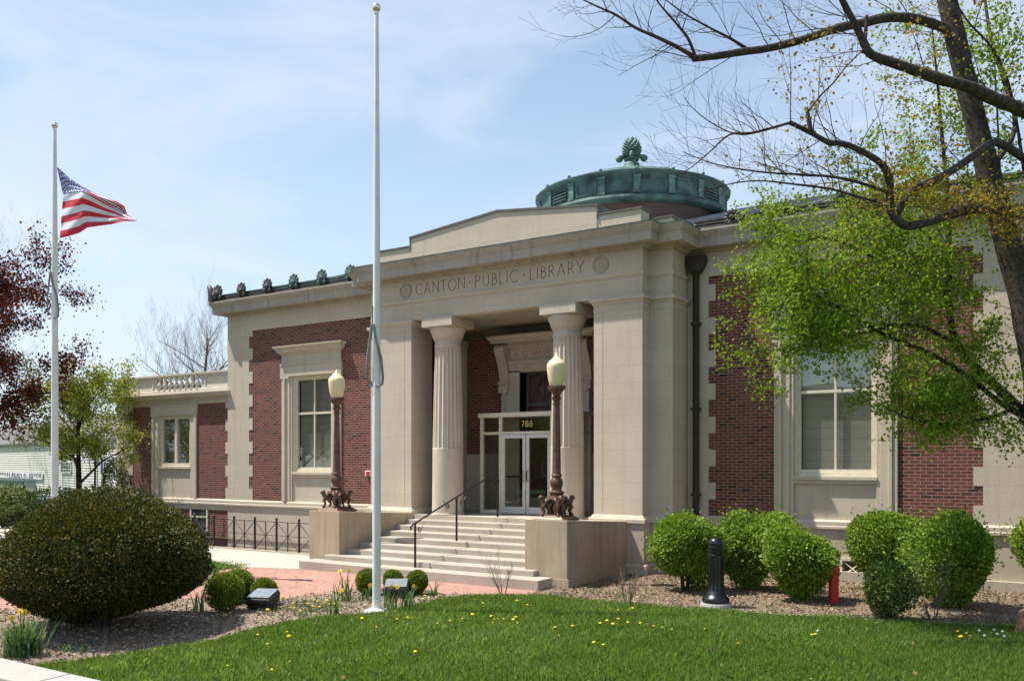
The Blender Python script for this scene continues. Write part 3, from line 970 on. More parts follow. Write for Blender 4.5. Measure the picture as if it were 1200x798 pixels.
# columns: unfluted foot, fluted shaft, neck rings, echinus, abacus
def column(cx, cy):
    col = MB()
    H = ZC
    rb, rt = 0.42, 0.345
    prof = [(0.445, 0.0), (0.445, 0.03), (rb, 0.05)]
    prof += [(rb - (rb - 0.408) * t, 0.05 + 1.70 * t) for t in (0.25, 0.5, 0.75, 1.0)]
    col.lathe(prof, cx, cy, 0, 48)
    # fluted part
    nf = 20
    n = nf * 6
    zs = [1.75, 1.765] + [1.80 + (4.42 - 1.80) * i / 8 for i in range(9)]
    vs, fs = [], []
    for zi, z in enumerate(zs):
        t = (z - 1.75) / (4.42 - 1.75)
        r = 0.408 - (0.408 - rt) * (t ** 1.15)
        dep_ = 0.0 if zi == 0 else 0.032
        for k in range(n):
            ph = (k % 6) / 6.0
            rr = r - dep_ * math.sin(PI * ph) ** 0.8
            a = 2 * PI * k / n
            vs.append((cx + rr * math.cos(a), cy + rr * math.sin(a), z))
    for i in range(len(zs) - 1):
        for k in range(n):
            k2 = (k + 1) % n
            fs.append((i * n + k, i * n + k2, (i + 1) * n + k2, (i + 1) * n + k))
    col.add(vs, fs)
    o = col.build('column', M['limeplain'], LIB, smooth=30)
    cap = MB()
    cap.lathe([(rt - 0.02, 4.40), (rt + 0.012, 4.43), (rt + 0.012, 4.50), (rt - 0.005, 4.51), (rt - 0.005, 4.58), (rt + 0.02, 4.60), (rt + 0.02, 4.625), (rt + 0.035, 4.63), (rt + 0.035, 4.655), (rt + 0.05, 4.66), (0.44, 4.80), (0.475, 4.86), (0.485, 4.92), (0.47, 4.955)], cx, cy, 0, 48)
    c1 = cap.build('capital', M['limeplain'], o, smooth=30)
    ab = MB()
    ab.box(cx - 0.50, cx + 0.50, cy - 0.50, cy + 0.50, 4.95, ZC - 0.002)
    ab.build('abacus', M['limeplain'], o, bevel=0.008)
    return o


column(-1.825, 0.393)
column(1.825, 0.393)

# raised parapet over the portico
UG, ZG1, ZGA = 2.815, 7.40, 7.69
b = MB()
b.prism([(-UG, 6.7), (UG, 6.7), (UG, ZG1), (0, ZGA), (-UG, ZG1)], 'y', 0.042, 0.55)
for s in (-1, 1):
    b.box(s * (UG - 0.01), s * 3.93, 0.062, 0.53, 6.7, 7.18)
    b.box(s * 3.93, s * 4.5, 0.50, 0.95, 6.7, 7.0)
    b.box(s * 4.18, s * 4.5, 0.94, 2.6, 6.7, 6.95)
b.build('parapet', M['parapet'], LIB)
b = MB()
b.prism([(-UG - 0.03, ZG1), (0, ZGA), (UG + 0.03, ZG1), (UG + 0.03, ZG1 + 0.055), (0, ZGA + 0.055), (-UG - 0.03, ZG1 + 0.055)], 'y', 0.01, 0.59)
for s in (-1, 1):
    b.box(s * (UG + 0.031), s * 3.97, 0.03, 0.57, 7.181, 7.225)
    b.box(s * (UG + 0.001), s * (UG + 0.03), 0.025, 0.56, 7.10, ZG1 - 0.002)
    b.box(s * 3.975, s * 4.54, 0.46, 0.93, 7.0, 7.045)
b.build('parapet_coping', M['coping'], LIB)
b = MB()
b.box(-4.4, 4.4, 0.3, 6.0, 6.7, 6.78)
b.build('portico_roof', M['copperdark'], LIB)

# hipped standing-seam roofs of the wings
EZ = ZF + 0.60
b = MB()
ev = 0.99
RX, RZ, RV = 6.2, 9.05, 7.9
b.add([(-L1 - 0.36, ev, EZ), (L1 + 0.36, ev, EZ), (L1 + 0.36, 14.3, EZ), (-L1 - 0.36, 14.3, EZ), (-RX, RV, RZ), (RX, RV, RZ)],
      [(0, 1, 5, 4), (1, 2, 5), (2, 3, 4, 5), (3, 0, 4), (0, 3, 2, 1)])
roof = b.build('roof', M['metalroof'], LIB)
b = MB()
sl = (RZ - EZ) / (RV - ev)
x = -L1 - 0.1
while x < L1 + 0.2:
    if abs(x) > RX:
        t = 1 - (abs(x) - RX) / (L1 + 0.36 - RX)
    else:
        t = 1.0
    if t > 0.02:
        v1 = ev + (RV - ev) * t
        b.tube([(x, ev + 0.05, EZ + sl * 0.05 + 0.012), (x, v1, EZ + sl * (v1 - ev) + 0.012)], 0.032, 4)
    x += 0.46
b.tube([(-RX, RV, RZ), (RX, RV, RZ)], 0.06, 6)
for s in (-1, 1):
    b.tube([(s * (L1 + 0.36), ev, EZ), (s * RX, RV, RZ)], 0.05, 6)
b.build('roof_seams', M['seam'], roof)
# built-up eaves gutter behind the cornice lip
b = MB()
GUT = [(-0.1, ZF + 0.52), (0.36, ZF + 0.485), (0.355, ZF + 0.55), (0.30, ZF + 0.57), (0.305, ZF + 0.66), (0.335, ZF + 0.67), (0.335, ZF + 0.70), (0.10, ZF + 0.715), (-0.1, ZF + 0.60)]
b.sweep([(-L1, 14), (-L1, CV), (-5.05, CV)], GUT)
b.sweep([(4.85, CV), (L1, CV), (L1, 14)], GUT)
build_sides(b, 'eaves_gutter', M['copperdark'], LIB)
b = MB()
b.sweep([(-9.3, CV), (-5.05, CV)], [(0.30, ZF + 0.575), (0.318, ZF + 0.575), (0.34, ZF + 0.665), (0.36, ZF + 0.70), (0.30, ZF + 0.73)])
b.build('gutter_flashing', M['copper'], LIB)


def antefix(px_, py_, pz_, mat, tall=0.44, wide=0.36):
    """palmette ornament standing on the eaves, facing the street"""
    a = MB()
    for k in range(7):
        th = R(-75 + 25 * k)
        rr = (0.5 + 0.5 * math.cos(th) ** 2) * tall * 0.62
        c = Vector((math.sin(th) * rr * wide / tall * 1.2, -0.02, tall * 0.36 + math.cos(th) * rr * 0.85))
        a.sphere((c.x, c.y, c.z), 0.085, 8, 6, 0.62, 0.55, 1.0, rot=Euler((0, th, 0)))
    a.sphere((0, -0.05, tall * 0.40), 0.10, 10, 7, 1, 0.7, 1)
    for s in (-1, 1):
        a.sphere((s * 0.11, -0.03, 0.07), 0.075, 8, 6, 1, 0.6, 1)
    a.sphere((0, -0.03, tall * 0.5), 0.15, 12, 8, 1.0, 0.3, 1.15)
    o = a.build('antefix', mat, LIB, smooth=60, loc=(px_, py_, pz_))
    return o


AZ = ZF + 0.53
prev = antefix(-10.68, CV - 0.38, AZ, M['copperdark'])
for x_ in (-9.45, -8.26, -7.05, -5.88):
    o = prev.copy(); C.objects.link(o); o.location = (x_, CV - 0.38, AZ)
    if x_ > -8.5:
        o.data = o.data.copy(); o.data.materials[0] = M['copper']
for x_ in (-11.85,):
    o = prev.copy(); C.objects.link(o); o.location = (x_, CV - 0.38, AZ); o.scale = (1.1, 1.1, 1.1)
a = MB()                                    # crest on the corner, curling out
a.tube([(0, 0, 0), (-0.02, 0, 0.2), (-0.06, 0, 0.38), (-0.15, 0, 0.50), (-0.24, 0, 0.50)], [0.13, 0.12, 0.11, 0.075, 0.03], 8)
a.sphere((0.08, 0, 0.16), 0.14, 10, 7, 1, .6, 1.2)
a.build('corner_crest', M['copperdark'], LIB, smooth=60, loc=(-L1 - 0.33, CV - 0.40, AZ - 0.02))
for x_ in (5.75, 6.94, 8.13, 9.32, 10.5, 11.7):
    a = MB()                                # round rosettes on the right-hand eaves
    for k in range(12):
        an = 2 * PI * k / 12
        a.sphere((0.135 * math.sin(an), 0, 0.185 + 0.135 * math.cos(an)), 0.075, 8, 6, 0.55, 0.5, 1.0, rot=Euler((0, an, 0)))
    a.sphere((0, -0.03, 0.185), 0.065, 8, 6)
    a.box(-0.10, 0.10, 0.0, 0.06, -0.05, 0.14)
    if x_ == 5.75:
        rs = a.build('rosette', M['copperdark'], LIB, smooth=60, loc=(x_, CV - 0.36, AZ - 0.06))
    else:
        o = rs.copy(); C.objects.link(o); o.location = (x_, CV - 0.36, AZ - 0.06)

# dome: drum, panelled copper ring, cap, finial
DV = 7.9
VA = math.atan2(CAM[1] - DV, CAM[0])        # bearing from which the photo sees it
b = MB()
b.lathe([(2.72, 6.8), (2.74, 8.6), (2.80, 9.0), (2.84, 9.12)], 0, DV, 0, 72)
b.build('dome_drum', M['drum'], LIB, smooth=40)
b = MB()
b.lathe([(2.7, 9.06), (3.0, 9.06), (3.10, 9.10), (3.13, 9.16), (3.11, 9.22), (3.02, 9.26), (2.98, 9.29), (2.98, 9.80), (3.02, 9.82), (3.03, 9.85), (3.10, 9.88), (3.14, 9.91), (3.14, 9.945), (3.02, 9.985), (2.2, 10.32), (1.2, 10.66), (0.45, 10.86), (0.3, 10.9)], 0, DV, 0, 108)
ring = b.build('dome', M['copper'], LIB, smooth=25, label='low green copper dome with panelled band')
npan = 18
for k in range(npan):
    b = MB()
    a = VA + R(3) + 2 * PI * k / npan
    ca, sa = math.cos(a), math.sin(a)
    def cyl(r, t, z, a=a):
        return (r * math.cos(a) - t * math.sin(a), DV + r * math.sin(a) + t * math.cos(a), z)
    for (t0, t1, r0, r1, z0_, z1_) in ((-0.09, 0.09, 2.96, 3.03, 9.28, 9.81), (-0.11, 0.11, 2.96, 3.05, 9.73, 9.81), (-0.11, 0.11, 2.96, 3.05, 9.28, 9.34)):
        vs = [cyl(r, t, z) for z in (z0_, z1_) for (r, t) in ((r0, t0), (r1, t0), (r1, t1), (r0, t1))]
        b.add(vs, [(0, 1, 2, 3), (4, 7, 6, 5), (0, 4, 5, 1), (1, 5, 6, 2), (2, 6, 7, 3), (3, 7, 4, 0)])
    b.sphere(cyl(3.10, 0, 9.985), 0.055, 8, 6)
    b.build('dome_pilaster', M['copperlight'], ring)
for k in range(npan):
    b = MB(); lv = MB()
    a0 = VA + R(3) + 2 * PI * (k + 0.5) / npan
    half = PI / npan - 0.045
    louv = k in (15, 2, 7, 11)
    def arc_box(bb, ra, rb, aa, ab, z0_, z1_, n=5):
        for i in range(n):
            p, q = aa + (ab - aa) * i / n, aa + (ab - aa) * (i + 1) / n
            vs = [(r * math.cos(t), DV + r * math.sin(t), z) for z in (z0_, z1_) for (r, t) in ((ra, p), (rb, p), (rb, q), (ra, q))]
            bb.add(vs, [(0, 1, 2, 3), (4, 7, 6, 5), (0, 4, 5, 1), (1, 5, 6, 2), (2, 6, 7, 3), (3, 7, 4, 0)])
    if louv:
        arc_box(lv, 2.96, 2.984, a0 - half + .03, a0 + half - .03, 9.36, 9.73)
        for j in range(4):
            arc_box(b, 2.97, 3.03, a0 - half + .02, a0 + half - .02, 9.37 + j * 0.093, 9.405 + j * 0.093)
    else:
        arc_box(b, 2.97, 3.0, a0 - half + .012, a0 + half - .012, 9.335, 9.37)
        arc_box(b, 2.97, 3.0, a0 - half + .012, a0 + half - .012, 9.70, 9.735)
        for e in (-1, 1):
            c_ = a0 + e * (half - 0.022)
            arc_box(b, 2.97, 3.0, c_ - .01, c_ + .01, 9.37, 9.70, 1)
    b.build('dome_louvre' if louv else 'dome_panel', M['copper'], ring)
    if louv:
        lv.build('louvre_back', M['dark'], ring)
fz = 10.90
b = MB()
b.lathe([(0.42, 0.0), (0.40, 0.05), (0.34, 0.09), (0.27, 0.12), (0.25, 0.20), (0.20, 0.26), (0.19, 0.30), (0.24, 0.33), (0.25, 0.36), (0.20, 0.38), (0.18, 0.42), (0.24, 0.44)], 0, DV, fz, 24)
b.lathe([(0.18, 0.42), (0.24, 0.48), (0.285, 0.56), (0.295, 0.64), (0.275, 0.76), (0.22, 0.89), (0.15, 0.99), (0.07, 1.06), (0.0, 1.08)], 0, DV, fz, 20)
CONE = [(0.42, 0.18), (0.48, 0.24), (0.56, 0.285), (0.64, 0.295), (0.76, 0.275), (0.89, 0.22), (0.99, 0.15), (1.06, 0.07), (1.08, 0.0)]
for i in range(9):                          # overlapping scales, each row offset
    z = 0.47 + 0.066 * i
    rr = next(r0 + (r1 - r0) * (z - z0_) / (z1_ - z0_) for (z0_, r0), (z1_, r1) in zip(CONE, CONE[1:]) if z0_ <= z <= z1_)
    nn = max(6, round(rr / 0.295 * 13))
    for k in range(nn):
        a = 2 * PI * (k + 0.5 * (i % 2)) / nn
        ca, sa = math.cos(a), math.sin(a)
        w_ = PI * rr / nn * 0.95
        pts = [(rr + 0.004, -w_, 0.0), (rr + 0.004, w_, 0.0), (rr + 0.045, 0, 0.035), (rr - 0.01, 0, 0.095), (rr + 0.0, 0, -0.045)]
        vs = [(p[0] * ca - p[1] * sa, DV + p[0] * sa + p[1] * ca, fz + z + p[2]) for p in pts]
        b.add(vs, [(0, 2, 3), (2, 1, 3), (4, 2, 0), (4, 1, 2)])
for k in range(4):                          # leaves curling into volutes at its foot
    a = VA + PI / 2 * k
    ca, sa = math.cos(a), math.sin(a)
    b.tube([(0.16 * ca, DV + 0.16 * sa, fz + 0.36), (0.30 * ca, DV + 0.30 * sa, fz + 0.47), (0.40 * ca, DV + 0.40 * sa, fz + 0.47)], [0.05, 0.06, 0.05], 6)
    b.sphere((0.40 * ca, DV + 0.40 * sa, fz + 0.39), 0.12, 12, 8, 1, 0.55, 1.0, rot=Euler((0, 0, a)))
b.build('dome_finial', M['copperlight'], LIB, smooth=35, label='copper pineapple finial')


# ---- windows of the wings
def blind_mesh(x0, x1, y, z0, z1, step=0.16):
    bl = MB()
    z = z0
    while z < z1 - 0.01:
        zz = min(z + step, z1)
        bl.box(x0, x1, y, y + 0.012, z + 0.004, zz - 0.002)
        z = zz
    return bl


def wing_window(uc, blind_top):
    w = MB()
    hw, hi = 1.2845, 0.865                  # half width of the stone surround and of the opening
    z0, zo, zh = ZW + 0.001, 4.12, 4.46
    zsill = 1.03
    y = CV
    for s in (-1, 1):
        w.box(uc + s * hw, uc + s * (hw - 0.10), y - 0.055, y + 0.3, z0, 4.05)
        w.box(uc + s * (hw - 0.10), uc + s * (hw - 0.17), y - 0.085, y + 0.3, z0, 4.05)
        w.box(uc + s * (hw - 0.17), uc + s * (hw - 0.34), y - 0.035, y + 0.3, z0, 4.05)
        w.box(uc + s * (hw - 0.34), uc + s * (hi), y - 0.01, y + 0.3, z0, zo)
        w.box(uc + s * (hw + 0.045), uc + s * (hi + 0.08), y - 0.075, y + 0.3, 4.05, zh)   # ear
    w.box(uc - hi - 0.08, uc + hi + 0.08, y - 0.075, y + 0.3, zo, zh)
    w.box(uc - hw - 0.045, uc + hw + 0.045, y - 0.092, y + 0.2, zh, zh + 0.06)
    w.box(uc - hw + 0.0, uc + hw - 0.0, y - 0.05, y + 0.3, zh + 0.06, 4.84)
    w.box(uc - hi, uc + hi, y + 0.045, y + 0.3, z0, zsill - 0.10)      # apron panel
    fr = w.build('window', M['limeplain'], LIB, bevel=0.006)
    h = MB()
    h.sweep([(uc - hw, y + 0.2), (uc - hw, y - 0.05), (uc + hw, y - 0.05), (uc + hw, y + 0.2)],
            [(-0.1, 4.80), (0.02, 4.80), (0.04, 4.835), (0.04, 4.85), (0.10, 4.88), (0.12, 4.885), (0.12, 4.945), (0.14, 4.955), (0.19, 5.01), (0.215, 5.04), (0.215, 5.07), (-0.1, 5.13)])
    h.build('window_hood', M['limeplain'], fr)
    sl_ = MB()
    sl_.box(uc - hi - 0.02, uc + hi + 0.02, y - 0.045, y + 0.2, zsill - 0.03, zsill + 0.05)
    sl_.box(uc - hi, uc + hi, y - 0.015, y + 0.2, zsill - 0.11, zsill - 0.032)
    sl_.build('sill', M['limeplain'], fr, bevel=0.006)
    t = MB()                                # timber frame and sashes
    zb, zt_ = zsill + 0.05, zo
    ym = y + 0.10
    for s in (-1, 1):
        t.box(uc + s * hi, uc + s * (hi - 0.07), ym - 0.04, ym + 0.14, zb, zt_)
        t.box(uc + s * (hi - 0.07), uc + s * (hi - 0.125), ym, ym + 0.12, zb, zt_)
    t.box(uc - hi + 0.07, uc + hi - 0.07, ym - 0.04, ym + 0.14, zt_ - 0.08, zt_ - 0.001)
    t.box(uc - hi + 0.07, uc + hi - 0.07, ym - 0.02, ym + 0.14, zb, zb + 0.09)
    zm = 2.93
    t.box(uc - hi + 0.12, uc + hi - 0.12, ym + 0.02, ym + 0.11, zm - 0.03, zm + 0.035)
    t.box(uc - hi + 0.12, uc + hi - 0.12, ym + 0.02, ym + 0.09, zb + 0.09, zb + 0.15)
    t.box(uc - hi + 0.12, uc + hi - 0.12, ym + 0.02, ym + 0.09, zt_ - 0.13, zt_ - 0.08)
    t.box(uc - 0.024, uc + 0.024, ym + 0.024, ym + 0.085, zb + 0.1, zt_ - 0.1)
    t.build('frame', M['whitewood'], fr, bevel=0.005)
    g = MB()
    rp = random.Random(int(uc * 10))
    for s in (-1, 1):
        for (za_, zb_, yo) in ((zb + 0.14, zm - 0.02, 0.055), (zm + 0.03, zt_ - 0.12, 0.048)):
            g = MB()                        # each pane sits a little out of true
            xa_, xb_ = sorted((uc + s * 0.025, uc + s * (hi - 0.115)))
            q = [rp.uniform(-0.006, 0.006) for _ in range(3)]
            ys_ = (q[0], q[1], q[1] + q[2] - q[0], q[2])
            vs = [(x_, ym + yo + y_, z_) for (x_, z_), y_ in zip(((xa_, za_), (xb_, za_), (xb_, zb_), (xa_, zb_)), ys_)]
            vs += [(v_[0], v_[1] + 0.004, v_[2]) for v_ in vs]
            g.add(vs, [(0, 1, 2, 3), (7, 6, 5, 4), (0, 4, 5, 1), (1, 5, 6, 2), (2, 6, 7, 3), (3, 7, 4, 0)])
            g.build('pane', M['glass'], fr)
    bl = MB()
    zz = zb + 0.1
    while zz < zt_ - 0.12:
        bl.box(uc - hi + 0.13, uc + hi - 0.13, ym + 0.16, ym + 0.17, zz, min(zz + 0.235, zt_ - 0.1))
        zz += 0.24
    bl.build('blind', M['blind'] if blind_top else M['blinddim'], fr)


M['reflectionblind'] = plain('green_reflection_blind', (0.16, 0.19, 0.13), 0.8, var=0.2, scale=2)  # green tone stands in for the dark reflection in the annex window
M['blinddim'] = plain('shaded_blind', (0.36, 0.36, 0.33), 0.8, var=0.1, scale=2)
wing_window(7.8925, True)
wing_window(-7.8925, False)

# basement window with crossed bars in the right base
bw = MB()
bx0, bx1, bz0, bz1 = 7.55, 8.55, -1.12, -0.66
by = CV - 0.022
for (p, q, r_, s_) in ((bx0, bx1, bz0, bz0 + 0.06), (bx0, bx1, bz1 - 0.06, bz1), (bx0, bx0 + 0.06, bz0 + .06, bz1 - .06), (bx1 - 0.06, bx1, bz0 + .06, bz1 - .06), (8.02, 8.08, bz0 + .06, bz1 - .06)):
    bw.box(p, q, by - 0.06, by + 0.01, r_, s_)
for (xa, xb) in ((bx0 + 0.06, 8.02), (8.08, bx1 - 0.06)):
    bw.bar((xa, by - 0.03, bz0 + 0.06), (xb, by - 0.03, bz1 - 0.06), 0.014)
    bw.bar((xa, by - 0.034, bz1 - 0.06), (xb, by - 0.034, bz0 + 0.06), 0.014)
bwo = bw.build('basement_window', M['whitewood'], LIB)
bw = MB(); bw.box(bx0 + 0.05, bx1 - 0.05, by - 0.012, by + 0.01, bz0 + 0.05, bz1 - 0.05)
bw.build('pane', M['carglass'], bwo)

# basement door and window openings in the areaway
b = MB(); b.box(-5.95, -4.85, CV - 0.07, CV - 0.01, Z0, -1.0 + 0.1)
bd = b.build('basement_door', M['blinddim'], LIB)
b = MB()
for (x0_, x1_, z0_, z1_) in ((-6.05, -5.95, Z0, -0.8), (-4.85, -4.75, Z0, -0.8), (-5.95, -4.85, -0.9, -0.8)):
    b.box(x0_, x1_, CV - 0.10, CV - 0.01, z0_, z1_)
b.build('door_frame', M['limeplain'], bd)

# fire alarm, floodlight on the pier's side, downpipe
b = MB(); b.box(-5.60, -5.40, CV - 0.07, CV, 0.98, 1.14)
fa = b.build('fire_alarm', M['plaque'], LIB, bevel=0.01)
b = MB(); b.box(-5.53, -5.41, CV - 0.10, CV - 0.071, 0.99, 1.12); b.build('alarm_horn', M['red'], fa, bevel=0.01)
b = MB()
dx, dy = 4.80, CV - 0.13
b.lathe([(0.075, G), (0.075, 5.75), (0.10, 5.80), (0.12, 5.85)], dx, dy, 0, 14)
b.prism([(dx - 0.13, 5.82), (dx + 0.13, 5.82), (dx + 0.25, 6.06), (dx + 0.25, 6.20), (dx - 0.25, 6.20), (dx - 0.25, 6.06)], 'y', dy - 0.11, CV - 0.02)
for z in (0.6, 2.6, 4.6):
    b.box(dx - 0.10, dx + 0.10, dy - 0.085, CV - 0.016, z, z + 0.06)
b.build('downpipe', M['pipe'], LIB, smooth=40)

# ---- annex at the far left, in nearly the same plane
AV = 1.45
AL, AR = -18.22, -L1
b = MB()
b.box(AL + 0.02, -16.04, AV, AV + 0.3, ZW - 0.02, 3.42)
b.box(-13.55, AR, AV, AV + 0.3, ZW - 0.02, 3.42)
b.box(AL + 0.02, AL + 0.3, AV + 0.1, 10, ZW - 0.02, 3.42)
b.box(AL + 0.02, AR + 0.1, AV, AV + 0.3, Z0, -0.22)
b.build('annex_wall', M['brick'], LIB)
b = MB()
b.box(AL, -17.43, AV - 0.015, AV + 0.2, Z0, 3.42)
b.box(AL - 0.01, AL + 0.2, AV - 0.014, AV + 0.8, Z0, 3.42)
z = ZW; k = 0
while z < 3.3:
    z1 = min(z + 0.385, 3.42)
    if k % 2 == 0:
        b.box(-17.44, -17.22, AV - 0.0152, AV + 0.2, z, z1)
        b.box(-L1 - 0.24, -L1 + 0.05, AV - 0.015, AV + 0.2, z, z1)
    k += 1; z = z1
b.box(AL, AR + 0.2, AV - 0.03, AV + 0.3, -0.24, -0.04)
b.build('annex_quoins', M['lime'], LIB)
b = MB()
b.sweep([(AL, 10), (AL, AV), (AR + 0.1, AV)], WTP)
ACOR = [(-0.2, 3.42), (0.012, 3.42), (0.012, 3.60), (0.03, 3.605), (0.05, 3.64), (0.16, 3.66), (0.20, 3.67), (0.20, 3.72), (0.22, 3.73), (0.25, 3.77), (0.255, 3.80), (-0.2, 3.84)]
b.sweep([(AL, 10), (AL, AV), (AR + 0.1, AV)], ACOR)
b.build('annex_cornice', M['limeplain'], LIB)
b = MB()
# parapet: plinth, dies, rail
b.sweep([(AL, 10), (AL, AV), (AR + 0.1, AV)], [(-0.30, 3.78), (0.06, 3.82), (0.06, 3.95), (0.04, 3.97), (-0.30, 3.97)])
b.sweep([(AL, 10), (AL, AV), (AR + 0.1, AV)], [(-0.32, 4.42), (0.055, 4.42), (0.075, 4.46), (0.09, 4.47), (0.09, 4.52), (-0.32, 4.54)])
b.sweep([(AL, 10), (AL, AV), (-15.80, AV)], [(-0.26, 3.969), (0.0, 3.969), (0.0, 4.421), (-0.26, 4.421)])
b.sweep([(-13.32, AV), (AR + 0.1, AV)], [(-0.26, 3.969), (0.0, 3.969), (0.0, 4.421), (-0.26, 4.421)])
for (xa, xb) in ((AL + 0.12, -15.98), (-13.14, AR - 0.03)):      # raised frames round the sunk panels
    b.box(xa, xb, AV - 0.03, AV + 0.01, 4.36, 4.41)
    b.box(xa, xb, AV - 0.03, AV + 0.01, 3.98, 4.02)
    b.box(xa, xa + 0.06, AV - 0.03, AV + 0.01, 4.02, 4.36)
    b.box(xb - 0.06, xb, AV - 0.03, AV + 0.01, 4.02, 4.36)
b.build('annex_parapet', M['whitestone'], LIB)
bl = MB()
bl.lathe([(0.085, 0), (0.085, 0.045), (0.055, 0.055), (0.05, 0.075), (0.085, 0.13), (0.095, 0.17), (0.08, 0.22), (0.045, 0.30), (0.04, 0.35), (0.055, 0.38), (0.055, 0.40), (0.08, 0.41), (0.08, 0.452)], 0, 0, 0, 12)
for i in range(8):
    x_ = -15.61 + 0.30 * i
    if i == 0:
        bal = bl.build('baluster', M['whitestone'], LIB, smooth=45, loc=(x_, AV - 0.12 + 0.12, 3.969))
    else:
        o = bal.copy(); C.objects.link(o); o.location = (x_, AV, 3.969)
b = MB()                                   # roof deck of the annex
b.box(AL + 0.1, AR, AV + 0.2, 10, 3.6, 3.85)
b.build('annex_roof', M['copperdark'], LIB)
# annex window
w = MB()
uc, hw, hi = -14.795, 1.245, 0.90
for s in (-1, 1):
    w.box(uc + s * hw, uc + s * (hw - 0.12), AV - 0.06, AV + 0.3, ZW, 3.05)
    w.box(uc + s * (hw - 0.12), uc + s * (hi), AV - 0.03, AV + 0.3, ZW, 3.05)
w.box(uc - hw - 0.03, uc + hw + 0.03, AV - 0.07, AV + 0.3, 3.05, 3.36)
w.box(uc - hw - 0.05, uc + hw + 0.05, AV - 0.085, AV + 0.2, 3.36, 3.418)
w.box(uc - hi, uc + hi, AV + 0.03, AV + 0.3, ZW, 1.16)
fr = w.build('window', M['limeplain'], LIB, bevel=0.006)
w = MB(); w.box(uc - hi - 0.02, uc + hi + 0.02, AV - 0.05, AV + 0.2, 1.161, 1.24); w.build('sill', M['limeplain'], fr, bevel=0.005)
w = MB()
for s in (-1, 1):
    w.box(uc + s * hi, uc + s * (hi - 0.13), AV + 0.04, AV + 0.2, 1.24, 3.05)
w.box(uc - hi + 0.13, uc + hi - 0.13, AV + 0.04, AV + 0.2, 2.93, 3.05)
w.box(uc - hi + 0.13, uc + hi - 0.13, AV + 0.04, AV + 0.2, 1.24, 1.36)
w.box(uc - 0.06, uc + 0.06, AV + 0.05, AV + 0.2, 1.36, 2.93)
w.build('frame', M['whitewood'], fr, bevel=0.005)
w = MB()
for s in (-1, 1):
    w.box(uc + s * 0.06, uc + s * (hi - 0.13), AV + 0.12, AV + 0.125, 1.36, 2.93)
w.build('pane', M['glass'], fr)
w = MB(); w.box(uc - hi + 0.1, uc + hi - 0.1, AV + 0.22, AV + 0.24, 1.3, 3.0); w.build('blind', M['reflectionblind'], fr)
# annex basement light
w = MB()
w.box(-13.9, -12.95, AV - 0.035, AV + 0.1, -0.52, -0.47); w.box(-13.9, -12.95, AV - 0.035, AV + 0.1, -1.0, -0.95)
w.box(-13.9, -13.83, AV - 0.036, AV + 0.1, -0.98, -0.26); w.box(-13.02, -12.95, AV - 0.036, AV + 0.1, -0.98, -0.26)
fr = w.build('basement_window', M['whitewood'], LIB)
w = MB(); w.box(-13.84, -13.01, AV - 0.012, AV + 0.05, -0.98, -0.245); w.build('pane', M['carglass'], fr)

# ---- doorway: stone surround with consoles, inner door, glass vestibule
DW = PV
b = MB()
for s in (-1, 1):
    b.box(s * 0.80, s * 1.36, DW - 0.14, DW + 0.3, 0, 3.95)
    b.box(s * 1.28, s * 1.40, DW - 0.18, DW + 0.2, 0, 3.95)
    b.box(s * 0.80, s * 0.86, DW - 0.17, DW + 0.2, 0, 3.90)
b.box(-1.42, 1.42, DW - 0.14, DW + 0.3, 3.90, 4.18)
b.box(-1.42, 1.42, DW - 0.18, DW + 0.2, 4.13, 4.22)
b.box(-1.30, 1.30, DW - 0.10, DW + 0.3, 4.22, 4.55)
dsur = b.build('door_surround', M['limeplain'], LIB, bevel=0.006)
b = MB()
b.sweep([(-1.32, DW + 0.1), (-1.32, DW - 0.12), (1.32, DW - 0.12), (1.32, DW + 0.1)], [(-0.1, 4.55), (0.02, 4.55), (0.02, 4.61), (0.06, 4.62), (0.06, 4.68), (0.09, 4.69), (0.27, 4.715), (0.30, 4.72), (0.30, 4.79), (0.33, 4.80), (0.38, 4.88), (0.38, 4.91), (-0.1, 4.95)])
for i in range(34):                         # dentils
    x_ = -1.30 + 2.6 * i / 33
    b.box(x_ - 0.022, x_ + 0.022, DW - 0.20, DW - 0.1, 4.625, 4.675)
b.build('door_cornice', M['limeplain'], dsur)
b = MB()
for k in range(9):                          # carved rosettes on the surround
    pass
pts = [(-1.08, 0.9 + 0.62 * i) for i in range(5)] + [(1.08, 0.9 + 0.62 * i) for i in range(5)] + [(-1.0 + 0.5 * i, 4.02) for i in range(5)]
for (x_, z_) in pts:
    n = 14
    b.tube([(x_ + 0.085 * math.cos(2 * PI * i / n), DW - 0.142, z_ + 0.085 * math.sin(2 * PI * i / n)) for i in range(n + 1)], 0.014, 5)
    b.sphere((x_, DW - 0.14, z_), 0.03, 8, 5, 1, .6, 1)
build_each(b, 'carved_rosette', M['limeplain'], dsur, smooth=60)
